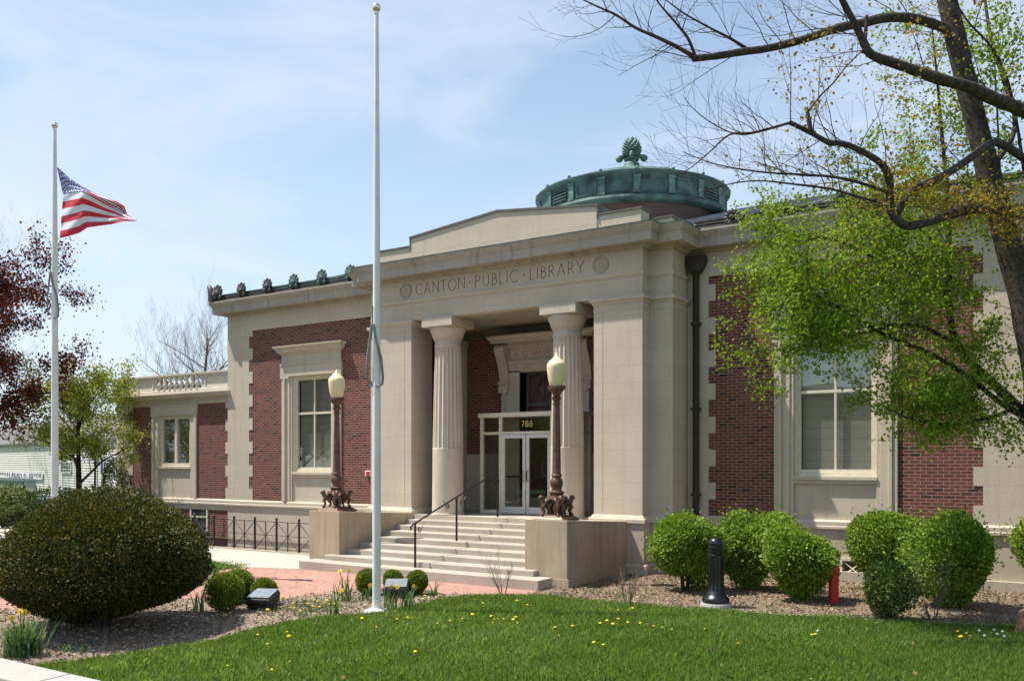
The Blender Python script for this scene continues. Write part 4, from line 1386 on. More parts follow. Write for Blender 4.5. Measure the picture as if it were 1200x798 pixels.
for s in (-1, 1):                           # consoles carrying the door cornice
    c = MB()
    prof = [(DW - 0.02, 3.30), (DW - 0.22, 3.34), (DW - 0.25, 3.45), (DW - 0.20, 3.56), (DW - 0.17, 3.62), (DW - 0.20, 3.85), (DW - 0.27, 4.10), (DW - 0.37, 4.32), (DW - 0.44, 4.44), (DW - 0.44, 4.56), (DW - 0.38, 4.66), (DW - 0.02, 4.68)]
    c.prism(prof, 'x', s * 1.31 - 0.15, s * 1.31 + 0.15)
    c.lathe([(0.0, -0.16), (0.115, -0.16), (0.12, 0.16), (0.0, 0.16)], 0, 0, 0, 14)
    n0 = len(c.v) - 56
    for i in range(n0, len(c.v)):
        x_, y_, z_ = c.v[i]
        c.v[i] = (s * 1.31 + z_, DW - 0.36 + x_ * 0.9, 4.55 + y_)
    c.box(s * 1.31 - 0.19, s * 1.31 + 0.19, DW - 0.24, DW, 3.58, 3.64)
    c.sphere((s * 1.31, DW - 0.14, 3.38), 0.13, 10, 8, 0.9, 0.8, 1.2)
    c.build('console', M['limeplain'], dsur, smooth=50)
b = MB()
stroke_mesh(b, strokes('A.D.MDCCCCII', -1.02, 1.02, 4.30, 0.17, 0.016), DW - 0.106, DW - 0.09, 0.016)
b.build('door_inscription', M['engrave'], dsur)  # raised strokes, their darker colour stands in for shade in cut letters
b = MB()
b.box(-0.80, 0.80, DW + 0.28, DW + 0.32, 0, 4.0)
ind = b.build('inner_door', M['darkwood'], LIB)
b = MB()
for (x0_, x1_, z0_, z1_) in ((-0.8, -0.72, 0, 3.9), (0.72, 0.8, 0, 3.9), (-0.72, 0.72, 2.95, 3.05), (-0.72, 0.72, 3.82, 3.9), (-0.04, 0.04, 0, 2.95)):
    b.box(x0_, x1_, DW + 0.2, DW + 0.279, z0_, z1_)
for i in range(3):
    for (p, q) in (((-0.72 + .48 * i, 3.05), (-0.24 + .48 * i, 3.82)), ((-0.24 + .48 * i, 3.05), (-0.72 + .48 * i, 3.82))):
        b.bar((p[0], DW + 0.25, p[1]), (q[0], DW + 0.25, q[1]), 0.014)
    b.bar((-0.72 + .48 * i, DW + 0.25, 3.05), (-0.72 + .48 * i, DW + 0.25, 3.82), 0.014)
b.build('door_grille', M['coping'], ind)

VF = 1.373
b = MB()
for x_ in (-1.42, -0.80, 0.80, 1.42):
    b.box(x_ - 0.045, x_ + 0.045, VF, VF + 0.10, 0.0, 2.60)
b.box(-1.50, 1.50, VF - 0.06, DW - 0.145, 2.60, 2.72)
for s in (-1, 1):
    b.box(s * 1.375, s * 0.845, VF + 0.01, VF + 0.09, 2.14, 2.21)
    b.box(s * 1.375, s * 0.845, VF + 0.01, VF + 0.09, 0.0, 0.10)
    b.box(s * 1.465, s * 1.40, DW - 0.25, DW - 0.145, 0, 2.60)
    b.box(s * 1.45, s * 1.39, VF + 0.10, DW - 0.25, 2.14, 2.20)
    b.box(s * 1.45, s * 1.39, VF + 0.10, DW - 0.25, 0.0, 0.10)
b.box(-0.755, 0.755, VF + 0.01, VF + 0.09, 2.14, 2.21)
ves = b.build('vestibule', M['whitewood'], LIB, bevel=0.004)
b = MB()
b.box(-0.755, 0.755, VF + 0.04, VF + 0.046, 2.21, 2.60)
for s in (-1, 1):
    b.box(s * 1.375, s * 0.845, VF + 0.04, VF + 0.046, 0.10, 2.14)
    b.box(s * 1.375, s * 0.845, VF + 0.04, VF + 0.046, 2.21, 2.60)
    b.box(s * 1.42, s * 1.426, VF + 0.10, DW - 0.25, 0.10, 2.14)
    b.box(s * 1.42, s * 1.426, VF + 0.10, DW - 0.25, 2.20, 2.60)
b.build('pane', M['doorglass'], ves)
b = MB()
stroke_mesh(b, strokes('786', -0.14, 0.20, 2.335, 0.155, 0.02), VF + 0.025, VF + 0.039, 0.021)
b.build('house_number', M['gold'], ves)
for s in (-1, 1):
    d = MB()
    x0_, x1_ = (s * 0.755, s * 0.015)
    a_, b_ = min(x0_, x1_), max(x0_, x1_)
    d.box(a_, a_ + 0.085, VF + 0.015, VF + 0.07, 0.02, 2.13)
    d.box(b_ - 0.085, b_, VF + 0.015, VF + 0.07, 0.02, 2.13)
    d.box(a_ + 0.085, b_ - 0.085, VF + 0.015, VF + 0.07, 2.03, 2.13)
    d.box(a_ + 0.085, b_ - 0.085, VF + 0.015, VF + 0.07, 0.02, 0.20)
    do = d.build('door', M['whitemetal'], LIB, bevel=0.003)
    d = MB(); d.box(a_ + 0.085, b_ - 0.085, VF + 0.04, VF + 0.046, 0.20, 2.03); d.build('pane', M['doorglass'], do)
    d = MB()
    hx = s * 0.07
    d.tube([(hx, VF + 0.01, 0.88), (hx, VF - 0.05, 0.90), (hx, VF - 0.05, 1.14), (hx, VF + 0.01, 1.16)], 0.014, 8)
    d.box(a_ + 0.085, b_ - 0.085, VF + 0.075, VF + 0.12, 0.98, 1.03)
    d.build('handle', M['iron'], do)

# cheek walls beside the steps, and the steps
b = MB()
VPF = -2.862
for s in (-1, 1):
    c = MB()
    c.prism([(VPF, G - 0.4), (-0.02, G - 0.4), (-0.02, 0.035), (VPF, 0.205)], 'x', s * 2.639, s * 3.653)
    o = c.build('cheek_wall', M['pier'], LIB, bevel=0.012)
    c = MB()
    pa, pb = sorted((s * 2.62, s * 3.672))
    c.sweep([(pa, -0.05), (pa, VPF), (pb, VPF), (pb, -0.05)], [(-0.1, G - 0.3), (0.018, G - 0.3), (0.018, G + 0.16), (-0.1, G + 0.165)])
    if s == 1:
        c.build('plinth', M['pier'], o)
b = MB()
ST, SH = 0.448, 0.1202
for k in range(9):
    zf_ = -8 * SH + k * SH
    v0 = -3.494 + k * ST
    us = {0: 3.352, 1: 2.961}.get(k, 2.638)
    z0_ = (G - 0.2) if k == 0 else zf_ - SH - 0.01
    vend = 0.35 if k else 0.2
    b.box(-us, us, v0, v0 + ST + 0.12 if k < 8 else 0.26, z0_, zf_)
b.build('entrance_steps', M['step'], LIB, bevel=0.014)
b = MB()
b.box(-2.63, 2.63, -2.6, 0.2, G - 0.2, -0.95)
b.build('steps_core', M['step'], LIB)

# ------------------------------------------------------------------ street furniture and fittings
# lamp posts on the cheek walls
def lamp_post(loc, label):
    t = thing('lamp_post', label, 'lamp post', loc, 'lamp posts flanking the steps')
    b = MB()
    b.prism([(-0.36, -0.36), (0.36, -0.36), (0.36, 0.36), (-0.36, 0.36)], 'z', 0.0, 0.045)
    vs = [(x, y, z) for z, h in ((0.045, 0.34), (0.075, 0.31), (0.12, 0.25)) for x, y in ((-h, -h), (h, -h), (h, h), (-h, h))]
    fs = [(i * 4 + k, i * 4 + (k + 1) % 4, i * 4 + 4 + (k + 1) % 4, i * 4 + 4 + k) for i in range(2) for k in range(4)] + [(8, 9, 10, 11)]
    b.add(vs, fs)
    b.build('base_plate', M['bronze'], t, bevel=0.01)
    b = MB()
    b.lathe([(0.0, 0.12), (0.10, 0.12), (0.08, 0.20), (0.07, 0.30), (0.13, 0.36), (0.21, 0.42), (0.235, 0.46), (0.22, 0.50), (0.15, 0.52), (0.14, 0.55), (0.17, 0.58), (0.17, 0.60), (0.12, 0.62), (0.105, 0.66), (0.13, 0.73), (0.14, 0.80), (0.12, 0.86), (0.095, 0.90), (0.105, 0.93), (0.115, 0.95), (0.10, 0.97),
             (0.092, 1.0), (0.085, 1.5), (0.074, 2.1), (0.066, 2.42), (0.085, 2.43), (0.085, 2.46), (0.068, 2.47), (0.068, 2.50), (0.095, 2.54), (0.10, 2.57), (0.075, 2.60), (0.09, 2.66), (0.15, 2.72), (0.155, 2.745), (0.19, 2.75), (0.19, 2.77), (0.10, 2.785)], 0, 0, 0, 20)
    for k in range(16):
        a = 2 * PI * k / 16
        b.tube([(0.17 * math.cos(a), 0.17 * math.sin(a), 2.76), (0.175 * math.cos(a), 0.175 * math.sin(a), 2.80), (0.16 * math.cos(a), 0.16 * math.sin(a), 2.825)], 0.012, 5)
    b.build('pole', M['bronze'], t, smooth=40)
    for k in range(4):                      # crouching winged beasts carrying the shaft
        a = PI / 4 + PI / 2 * k
        f = MB()
        def P(r, z, s_=0.0):
            return (r * 0.92 * math.cos(a) - s_ * math.sin(a), r * 0.92 * math.sin(a) + s_ * math.cos(a), 0.05 + z * 0.86)
        f.tube([P(0.07, 0.40), P(0.14, 0.37), P(0.22, 0.34), P(0.29, 0.36), P(0.335, 0.42), P(0.345, 0.47)], [0.055, 0.075, 0.08, 0.07, 0.055, 0.045], 8)     # body to neck
        f.sphere(P(0.365, 0.50), 0.058, 8, 6, 1.0, 1.0, 1.0)
        f.tube([P(0.38, 0.495), P(0.43, 0.475)], [0.042, 0.02], 6)                                                                                       # muzzle
        for sd_ in (-1, 1):
            f.tube([P(0.29, 0.35, 0.05 * sd_), P(0.34, 0.26, 0.06 * sd_), P(0.30, 0.17, 0.055 * sd_), P(0.34, 0.10, 0.055 * sd_), P(0.38, 0.09, 0.055 * sd_)], [0.05, 0.038, 0.028, 0.03, 0.02], 6)
            f.tube([P(0.14, 0.36, 0.05 * sd_), P(0.20, 0.25, 0.075 * sd_), P(0.155, 0.16, 0.07 * sd_), P(0.20, 0.105, 0.07 * sd_)], [0.055, 0.045, 0.03, 0.025], 6)
            f.tube([P(0.26, 0.38, 0.05 * sd_), P(0.20, 0.46, 0.085 * sd_), P(0.12, 0.52, 0.085 * sd_)], [0.03, 0.05, 0.012], 6)
        f.build('foot', M['bronze'], t, smooth=60)
    g = MB()
    g.lathe([(0.12, 2.785), (0.145, 2.82), (0.175, 2.95), (0.195, 3.08), (0.207, 3.20), (0.207, 3.25), (0.192, 3.29), (0.16, 3.335), (0.115, 3.37), (0.085, 3.40), (0.055, 3.425), (0.04, 3.45), (0.032, 3.475), (0.012, 3.51), (0.0, 3.515)], 0, 0, 0, 28)
    o = g.build('lamp_globe', M['globe'], t, smooth=60)
    o.scale = (1, 1, 1)
    return t


def cheek_z(v):
    return 0.205 + (0.035 - 0.205) * (v + 2.862) / 2.842


lamp_post((3.15, -2.42, cheek_z(-2.42) - 0.012), 'brown lamp post with cream globe on the right-hand pier, before a column')
lamp_post((-3.15, -2.42, cheek_z(-2.42) - 0.012), 'brown lamp post with cream globe on the left-hand pier, before brick wall')

# handrail down the middle of the steps
HR = thing('handrail', 'black wrought iron handrail with scrolls on the entrance steps', 'handrail', (0, 0, 0))
HU = -0.10
posts = [(HU, -3.1, -8 * SH, 0.02), (HU, -1.55, -0.48, 0.56), (HU, 0.2, 0.0, 0.93)]
for i, (u, v, z0_, z1_) in enumerate(posts):
    b = MB()
    b.box(u - 0.018, u + 0.018, v - 0.018, v + 0.018, z0_ - 0.02, z1_)
    if i == 0:
        b.sphere((u, v, z1_ + 0.0), 0.03, 8, 6)
    b.build('post', M['iron'], HR)
b = MB()
pts = [(HU, -3.24, -0.11), (HU, -3.26, -0.05), (HU, -3.18, 0.0), (HU, -3.1, 0.03), (HU, -1.55, 0.565), (HU, -0.45, 0.93), (HU, -0.3, 0.965), (HU, -0.15, 0.95), (HU, 0.2, 0.94), (HU, 0.24, 0.92), (HU, 0.25, 0.87)]
b.tube(pts, 0.021, 8)
b.build('rail', M['iron'], HR, smooth=50)
for (v, z, k) in ((-2.95, -0.12, 1), (-1.35, 0.42, 1), (-1.9, 0.36, -1), (0.1, 0.72, -1)):
    b = MB()
    c0 = Vector((HU, v, z))
    pts = []
    for i in range(30):
        a = i * 0.42
        r = 0.016 + 0.055 * i / 29
        pts.append(c0 + Vector((0, k * r * math.cos(a), r * math.sin(a))))
    pts += [pts[-1] + Vector((0, k * 0.05, 0.10)), pts[-1] + Vector((0, k * 0.12, 0.17))]
    b.tube(pts, 0.008, 5)
    b.build('scroll', M['iron'], HR)

# iron fence round the areaway
FN = thing('iron_fence', 'low black iron fence with crossed braces in front of the left wing', 'fence', (0, 0, 0))
FV = PIT[2] - 0.08
fx = [-5.856 + 0.898 * k for k in range(-13, 3)]
fz0, fz1 = G + 0.05, G + 0.88
b = MB()
for z_ in (fz0 + 0.03, fz1 - 0.03):
    b.box(fx[0], fx[-1], FV - 0.012, FV + 0.012, z_ - 0.008, z_ + 0.008)
b.box(fx[0], fx[-1], FV - 0.008, FV + 0.008, (fz0 + fz1) / 2 - 0.007, (fz0 + fz1) / 2 + 0.007)
b.build('rails', M['iron'], FN)
for k, x_ in enumerate(fx):
    b = MB()
    b.box(x_ - 0.022, x_ + 0.022, FV - 0.022, FV + 0.022, G + 0.02, fz1 + 0.03)
    b.sphere((x_, FV, fz1 + 0.065), 0.04, 8, 6)
    b.build('post', M['iron'], FN)
    if k < len(fx) - 1:
        b = MB()
        xm = x_ + 0.449
        b.box(xm - 0.011, xm + 0.011, FV - 0.011, FV + 0.011, G + 0.03, fz1 - 0.02)
        b.bar((x_ + .02, FV + 0.014, fz0 + 0.03), (x_ + 0.878, FV + 0.014, fz1 - 0.03), 0.012)
        b.bar((x_ + .02, FV - 0.014, fz1 - 0.03), (x_ + 0.878, FV - 0.014, fz0 + 0.03), 0.012)
        b.sphere((xm, FV, (fz0 + fz1) / 2), 0.04, 8, 6, 1, 0.7, 1)
        b.build('brace', M['iron'], FN)
random.seed(3)

# flagpoles
def flagpole(x, y, label, rope_z, h=10.10, k_=1.0):
    t = thing('flagpole', label, 'flagpole', (x, y, G), 'white flagpoles')
    b = MB()
    b.lathe([(0.072 * k_, 0.0), (0.072 * k_, 1.5), (0.068 * k_, 4.0), (0.054 * k_, 7.5), (0.034 * k_, h)], 0, 0, 0, 20)
    b.build('pole', M['whitepole'], t, smooth=50)
    b = MB()
    b.lathe([(0.20, 0.0), (0.205, 0.03), (0.19, 0.05), (0.10, 0.07), (0.09, 0.09)], 0, 0, 0, 24)
    b.build('base_collar', M['whitepole'], t, smooth=40)
    b = MB()
    b.lathe([(0.036, h - 0.01), (0.05, h + 0.02), (0.03, h + 0.05)], 0, 0, 0, 14)
    b.sphere((0, 0, h + 0.105), 0.075, 16, 10)
    b.build('ball_finial', M['silver'], t, smooth=60)
    b = MB()
    for k, s in enumerate((-1, 1)):
        dx_, dy_ = 0.84 * s, 0.54 * s
        b.tube([(0.02 * dx_, -0.10, rope_z + 0.55), (0.06 * dx_, -0.10, rope_z + 0.35), (0.125 * dx_, -0.06 + .1 * dy_, rope_z - 0.02), (0.15 * dx_, -0.04 + .1 * dy_, rope_z - 0.32), (0.13 * dx_, 0.02, rope_z - 0.45), (0.1 * dx_, -0.09, rope_z - 0.5)], 0.022, 6)
    b.tube([(0.0, -0.10, rope_z + 0.85), (0.0, -0.105, rope_z + 0.5)], 0.012, 5)
    b.build('halyard', M['rope'], t, smooth=60)
    return t


flagpole(2.42, -7.22, 'tall white flagpole without flag, standing between the steps and the lawn', 4.3)
pL = at(64.2, 674.5, 20.25)
flagpole(pL.x, pL.y, 'white flagpole flying the American flag behind the dark yew bush', 6.3, k_=1.13)

# the flag, at half mast, streaming to the right and drooping
def flag():
    t = thing('flag', 'American flag at half mast streaming from the left flagpole', 'flag', (0, 0, 0))
    d0 = 20.1
    top = [(66.5, 195.5), (82, 209), (98, 220), (118, 230), (136, 236), (146, 242), (149, 252), (160, 258)]
    bot = [(70, 279), (80, 277), (93, 273), (102, 267), (115, 265), (130, 263), (145, 259.5), (160, 259)]
    mid = [(74, 228.5), (80, 227), (88, 225.5), (96, 224.5), (106, 230), (120, 238), (134, 245), (150, 254.5), (160, 258.5)]
    lef = [(66.5, 195.5), (70.5, 212), (73.8, 228), (74.3, 245), (73.5, 262), (70, 279)]

    def interp(P, q):
        q = q * (len(P) - 1); i = min(int(q), len(P) - 2); f = q - i
        return (P[i][0] + (P[i + 1][0] - P[i][0]) * f, P[i][1] + (P[i + 1][1] - P[i][1]) * f)
    NS, NT = 60, 39
    grid = []
    for j in range(NT + 1):
        tt = j / NT
        row = []
        for i in range(NS + 1):
            ss = i / NS
            a, m_, c = interp(top, ss), interp(mid, ss), interp(bot, ss)
            if tt < 7 / 13:
                q = tt * 13 / 7
                x = a[0] + (m_[0] - a[0]) * q; y = a[1] + (m_[1] - a[1]) * q
            else:
                q = (tt - 7 / 13) * 13 / 6
                x = m_[0] + (c[0] - m_[0]) * q; y = m_[1] + (c[1] - m_[1]) * q
            wave = 0.13 * ss ** 0.7 * math.sin(9.0 * ss + 3.2 * tt) + 0.05 * math.sin(21 * ss - 5 * tt) * ss + 0.03 * math.sin(30 * tt + 14 * ss) * (0.3 + ss)
            row.append(at(x, y, d0 + wave - 0.45 * ss))
        grid.append(row)
    f = MB()
    vs = [p for row in grid for p in row]
    fs, ms = [], []
    for j in range(NT):
        for i in range(NS):
            stripe = j * 13 // NT
            mi = 2 if (stripe < 7 and i < NS * 0.36) else (0 if stripe % 2 == 0 else 1)
            fs.append((j * (NS + 1) + i, j * (NS + 1) + i + 1, (j + 1) * (NS + 1) + i + 1, (j + 1) * (NS + 1) + i)); ms.append(mi)
    f.v, f.f, f.m = [tuple(v) for v in vs], fs, ms
    o = f.build('cloth', [M['redmaroon'], M['flagwhite'], M['flagblue']], t, smooth=179)
    sd_ = o.modifiers.new('thick', 'SOLIDIFY'); sd_.thickness = 0.006; sd_.offset = 0
    st = MB()

    def gp(sx, ty):
        i, j = sx * NS, ty * NT
        i0, j0 = int(i), int(j); fi, fj = i - i0, j - j0
        a = grid[j0][i0] * (1 - fi) + grid[j0][i0 + 1] * fi
        b_ = grid[j0 + 1][i0] * (1 - fi) + grid[j0 + 1][i0 + 1] * fi
        return a * (1 - fj) + b_ * fj
    for r_ in range(9):
        for c_ in range(11):
            if (r_ + c_) % 2:
                continue
            sx, ty = 0.36 * (c_ + 1) / 12, (7 / 13) * (r_ + 1) / 10
            p = gp(sx, ty)
            du = (gp(sx + 0.01, ty) - p).normalized(); dv = (gp(sx, ty + 0.02) - p).normalized()
            n_ = du.cross(dv).normalized()
            for side in (-1, 1):
                o_ = len(st.v)
                ring_ = []
                for k in range(10):
                    rr = 0.034 if k % 2 == 0 else 0.014
                    a = 2 * PI * k / 10
                    ring_.append(p + n_ * 0.006 * side + (du * math.sin(a) - dv * math.cos(a)) * rr)
                st.add(ring_, [tuple(range(10))])
    st.build('stars', M['flagwhite'], t)
    return t


flag()

# bollard
BO = thing('bollard', 'black fluted bollard on a round stone pad at the lawn edge', 'bollard', (7.01, -3.5, G))
b = MB(); b.lathe([(0.27, -0.1), (0.27, 0.055), (0.26, 0.07)], 0, 0, 0, 28); b.build('stone_pad', M['kerb'], BO, smooth=40)
b = MB()
b.lathe([(0.235, 0.07), (0.24, 0.10), (0.235, 0.15), (0.20, 0.18), (0.185, 0.20), (0.165, 0.22), (0.15, 0.27), (0.135, 0.285), (0.13, 0.42), (0.122, 0.85), (0.12, 0.88), (0.135, 0.89), (0.135, 0.915), (0.115, 0.93), (0.115, 0.955), (0.135, 0.965), (0.135, 0.99), (0.115, 1.0), (0.115, 1.02), (0.135, 1.03), (0.135, 1.055), (0.12, 1.065), (0.12, 1.10), (0.135, 1.11), (0.13, 1.15), (0.10, 1.19), (0.05, 1.21), (0, 1.215)], 0, 0, 0, 28)
for k in range(12):
    a = 2 * PI * k / 12
    b.tube([(0.128 * math.cos(a), 0.128 * math.sin(a), 0.30), (0.12 * math.cos(a), 0.12 * math.sin(a), 0.86)], 0.016, 5)
b.build('post', M['blackpaint'], BO, smooth=45)

# red standpipe
SP = thing('standpipe', 'red fire standpipe standing between the round shrubs', 'standpipe', (8.65, -1.94, G))
b = MB(); b.lathe([(0.088, 0.0), (0.088, 0.48), (0.105, 0.49), (0.105, 0.52), (0.09, 0.53)], 0, 0, 0, 18); b.build('pipe', M['red'], SP, smooth=40)
b = MB(); b.lathe([(0.09, 0.53), (0.105, 0.56), (0.105, 0.62), (0.07, 0.67), (0.0, 0.68)], 0, 0, 0, 18)
b.build('inlet_head', M['red'], SP, smooth=40)


def floodlight(x, y, yaw, tilt, label):
    t = thing('floodlight', label, 'floodlight', (x, y, G), 'ground floodlights')
    t.rotation_euler = (0, 0, yaw)
    b = MB()
    b.box(-0.22, 0.22, -0.16, 0.16, 0.0, 0.10)
    b.prism([(-0.19, 0.09), (0.19, 0.09), (0.21, 0.31), (-0.19, 0.20)], 'x', -0.24, 0.24)
    b.build('housing', M['lampbox'], t, bevel=0.04, seg=3)
    b = MB()
    n = Vector((0, -0.11, 0.40)).normalized()
    a, c = Vector((-0.205, -0.175, 0.212)), Vector((0, 0.375, 0.103))
    vs = [a, a + Vector((0.41, 0, 0)), a + Vector((0.41, 0, 0)) + c, a + c]
    vs += [v + n * 0.012 for v in vs]
    b.add(vs, [(0, 3, 2, 1), (4, 5, 6, 7), (0, 1, 5, 4), (1, 2, 6, 5), (2, 3, 7, 6), (3, 0, 4, 7)])
    b.build('lens', M['lens'], t, bevel=0.03, seg=3)
    return t


floodlight(0.50, -8.0, R(20), 0, 'floodlight box tilted among three boxwood balls near the yew')
floodlight(1.58, -5.72, R(35), 0, 'floodlight box lying before the boxwood balls behind the flagpole')
FL = thing('wall_floodlight', 'small grey floodlight fixed at the side of the left pier', 'floodlight', (-3.72, -2.3, -0.16))
b = MB(); b.box(-0.05, 0.02, -0.03, 0.03, -0.25, 0.02); b.build('bracket', M['lampbox'], FL)
b = MB(); b.prism([(-0.30, 0.0), (-0.02, 0.0), (-0.02, 0.13), (-0.30, 0.07)], 'y', -0.14, 0.14); b.build('housing', M['whitepole'], FL, bevel=0.01)

# ------------------------------------------------------------------ vegetation
def gpos(px, py, z=None):
    """where the sight line through (px, py) meets the ground"""
    z = G if z is None else z
    d = (CAM[2] - z) * FPX / (py - 542.09)
    return at(px, py, d)


def unit(a):
    return a / np.maximum(np.linalg.norm(a, axis=1, keepdims=True), 1e-9)


def leaf_geo(rs, cen, size, direc=None, wid=0.36, fold=0.12, spread=0.9):
    """one folded leaf (two triangles as a quad) per centre"""
    n = len(cen)
    d = unit(rs.normal(size=(n, 3)))
    if direc is not None:
        d = unit(direc + d * spread)
    s = unit(np.cross(d, rs.normal(size=(n, 3))))
    nn = np.cross(d, s)
    size = np.asarray(size).reshape(-1, 1)
    a = cen - d * size * 0.5
    b_ = cen + s * size * wid + nn * size * fold
    c = cen + d * size * 0.5
    e = cen - s * size * wid + nn * size * fold
    v = np.stack([a, b_, c, e], 1).reshape(-1, 3)
    return v, np.arange(4 * n)


def lumpy(rs, dirs, k=14, amp=0.08):
    """smooth bumps over the sphere of directions"""
    c = unit(rs.normal(size=(k, 3)))
    w = rs.uniform(-1, 1, k)
    return (np.exp(6 * (dirs @ c.T - 1)) * w).sum(1) * amp * 2


def leafball(rs, n, rx, ry, h, low, mid, size, power=2.0, inner=0.72, flat=None, taper=0.0, amp=0.07, sprig=0.0, lowpow=0.0):
    up, dn = (h - low) * (1 - mid), (h - low) * mid
    cz = low + dn
    d = unit(rs.normal(size=(n, 3)))
    pw = np.where(d[:, 2] < 0, power + lowpow, power)
    r = ((np.abs(d) ** pw[:, None]).sum(1)) ** (-1 / pw)
    r = r * (1 + lumpy(rs, d, 26, amp))
    q = rs.uniform(0, 1, n) ** 0.55
    rad = r * (inner + (1 - inner) * q)
    if sprig:
        k = rs.uniform(0, 1, n) < 0.08
        rad[k] *= 1 + rs.uniform(0, sprig, k.sum())
    p = d * rad[:, None]
    t = 1 - taper * np.clip(-p[:, 2], 0, 1) ** 1.3
    p[:, 0] *= rx * t; p[:, 1] *= ry * t; p[:, 2] *= np.where(p[:, 2] > 0, up, dn)
    p[:, 2] += cz
    if flat is not None:
        keep = p[:, 2] > flat
        p, d = p[keep], d[keep]
    return p, d


def shrub(name, label, cat, loc, rx, ry, h, n, size, mat, seed, low=0.1, power=2.3, taper=0.35, amp=0.07, stems=6, group=None, stemmat='bark', inner=0.62, sprig=0.0, colbias=None, spread=0.9, wid=0.36, mid=0.5, core=0.0, lowpow=0.0):
    rs = np.random.RandomState(seed)
    t = thing(name, label, cat, loc, group)
    rz = (h - low) / 2
    p, d = leafball(rs, n, rx, ry, h, low, mid, size, power, inner, 0.02, taper, amp, sprig, lowpow)
    v, f = leaf_geo(rs, p, rs.uniform(0.7, 1.3, len(p)) * size, d, wid=wid, spread=spread)
    if core:                                # big leaves packed through the inside so that it is not hollow
        k = int(n * 0.16)
        pc, dc = leafball(rs, k, rx * core, ry * core, low + (h - low) * (0.5 + core / 2), low + (h - low) * 0.5 * (1 - core), mid, size, power, 0.2, 0.02, taper, amp, 0, lowpow)
        vc, fc = leaf_geo(rs, pc, np.full(k, size * 3.4)[:len(pc)], None, wid=0.5)
        v = np.concatenate([v, vc]); f = np.arange(len(v)); p = np.concatenate([p, pc])
    rnd = np.clip(rs.beta(1.6, 2.0, len(p)) if colbias is None else rs.beta(*colbias, size=len(p)), 0, 1)
    np_mesh('foliage', v, f, 4, mat, t, rnd)
    if stems:
        b = MB()
        for k in range(stems):
            a = 2 * PI * k / stems + rs.uniform(-.4, .4)
            e = Vector((math.cos(a) * rx * 0.5, math.sin(a) * ry * 0.5, low + rz * 1.1))
            r0 = 0.012 + 0.02 * rx
            b.tube([(0.05 * math.cos(a), 0.05 * math.sin(a), -0.02), (0.25 * e.x, 0.25 * e.y, e.z * 0.4), e], [r0, r0 * 0.8, r0 * 0.4], 5)
        b.build('stem', M[stemmat], t)
    return t


# the big yew at the left
yw = gpos(118, 735)
t = shrub('yew_bush', 'large dark domed yew bush with bronze tips on the mulch bed at left', 'bush', (yw.x, yw.y, G), 1.55, 1.5, 1.98, 70000, 0.042, M['yewleaf'], 11, low=0.10, power=2.2, lowpow=0.35, taper=0.2, amp=0.09, sprig=0.07, stems=7, inner=0.72, colbias=(1.15, 1.7), spread=0.8, mid=0.42, core=0.74)

# five round spring-green shrubs along the right wing, and one at the edge of the picture
GRP = 'clipped shrubs along the right wing'
SHR = [(803, 692, 17.4, 0.77, 1.56, 'wide spring green shrub, leftmost in the row beside the portico'),
       (880, 690, 17.8, 0.64, 1.60, 'tall green shrub standing behind the black bollard, second in the row'),
       (942, 704, 16.3, 0.70, 1.41, 'round green shrub left of the red standpipe'),
       (1037, 690, 17.8, 0.73, 1.55, 'green shrub close to the wall behind the low holly bush'),
       (1121, 711, 15.5, 0.64, 1.50, 'full green shrub in front of the stone corner pier, right of the holly bush'),
       (1236, 700, 16.3, 0.62, 1.50, 'green shrub at the right edge beyond the stone corner pier')]
for i, (px, py, dd, rx, h, lab) in enumerate(SHR):
    p = gpos(px, py)
    rx *= 0.94
    shrub('round_shrub', lab, 'shrub', (p.x, p.y, G), rx, rx * 0.95, h, 15000, 0.06, M['shrubleaf'], 20 + i, low=0.10, power=2.6, taper=0.5, amp=0.17, stems=8, group=GRP, sprig=0.3, inner=0.5, stemmat='barkdark', mid=0.55, core=0.5)
p = gpos(1040, 726)
shrub('holly_bush', 'low ragged dark green bush at the edge of the lawn, in front of taller shrubs', 'bush', (p.x, p.y, G), 0.47, 0.45, 0.92, 4200, 0.05, M['lowleaf'], 31, low=0.03, power=2.0, taper=0.0, amp=0.16, stems=6, inner=0.3, sprig=0.3)

# boxwood balls
GRP = 'clipped boxwood balls in the mulch bed'
for i, (px, py, r, lab) in enumerate(((263, 716, 0.33, 'largest boxwood ball, left of the tilted floodlight beside the yew'), (279, 706, 0.30, 'boxwood ball behind the largest one, behind the left floodlight'), (309, 708, 0.23, 'boxwood ball right of the tilted floodlight'),
                                       (431, 696, 0.245, 'boxwood ball half hidden by the tall flagpole'), (461, 692, 0.205, 'boxwood ball behind the second floodlight, middle of three by the flagpole'), (489, 696, 0.235, 'boxwood ball at the foot of the handrail, right of the flagpole'))):
    p = gpos(px, py)
    shrub('boxwood_ball', lab, 'shrub', (p.x, p.y, G), r, r, r * 2.05, 5200, 0.03, M['boxleaf'], 40 + i, low=0.0, power=2.1, taper=0.12, amp=0.05, stems=3, group=GRP, inner=0.7, core=0.8)


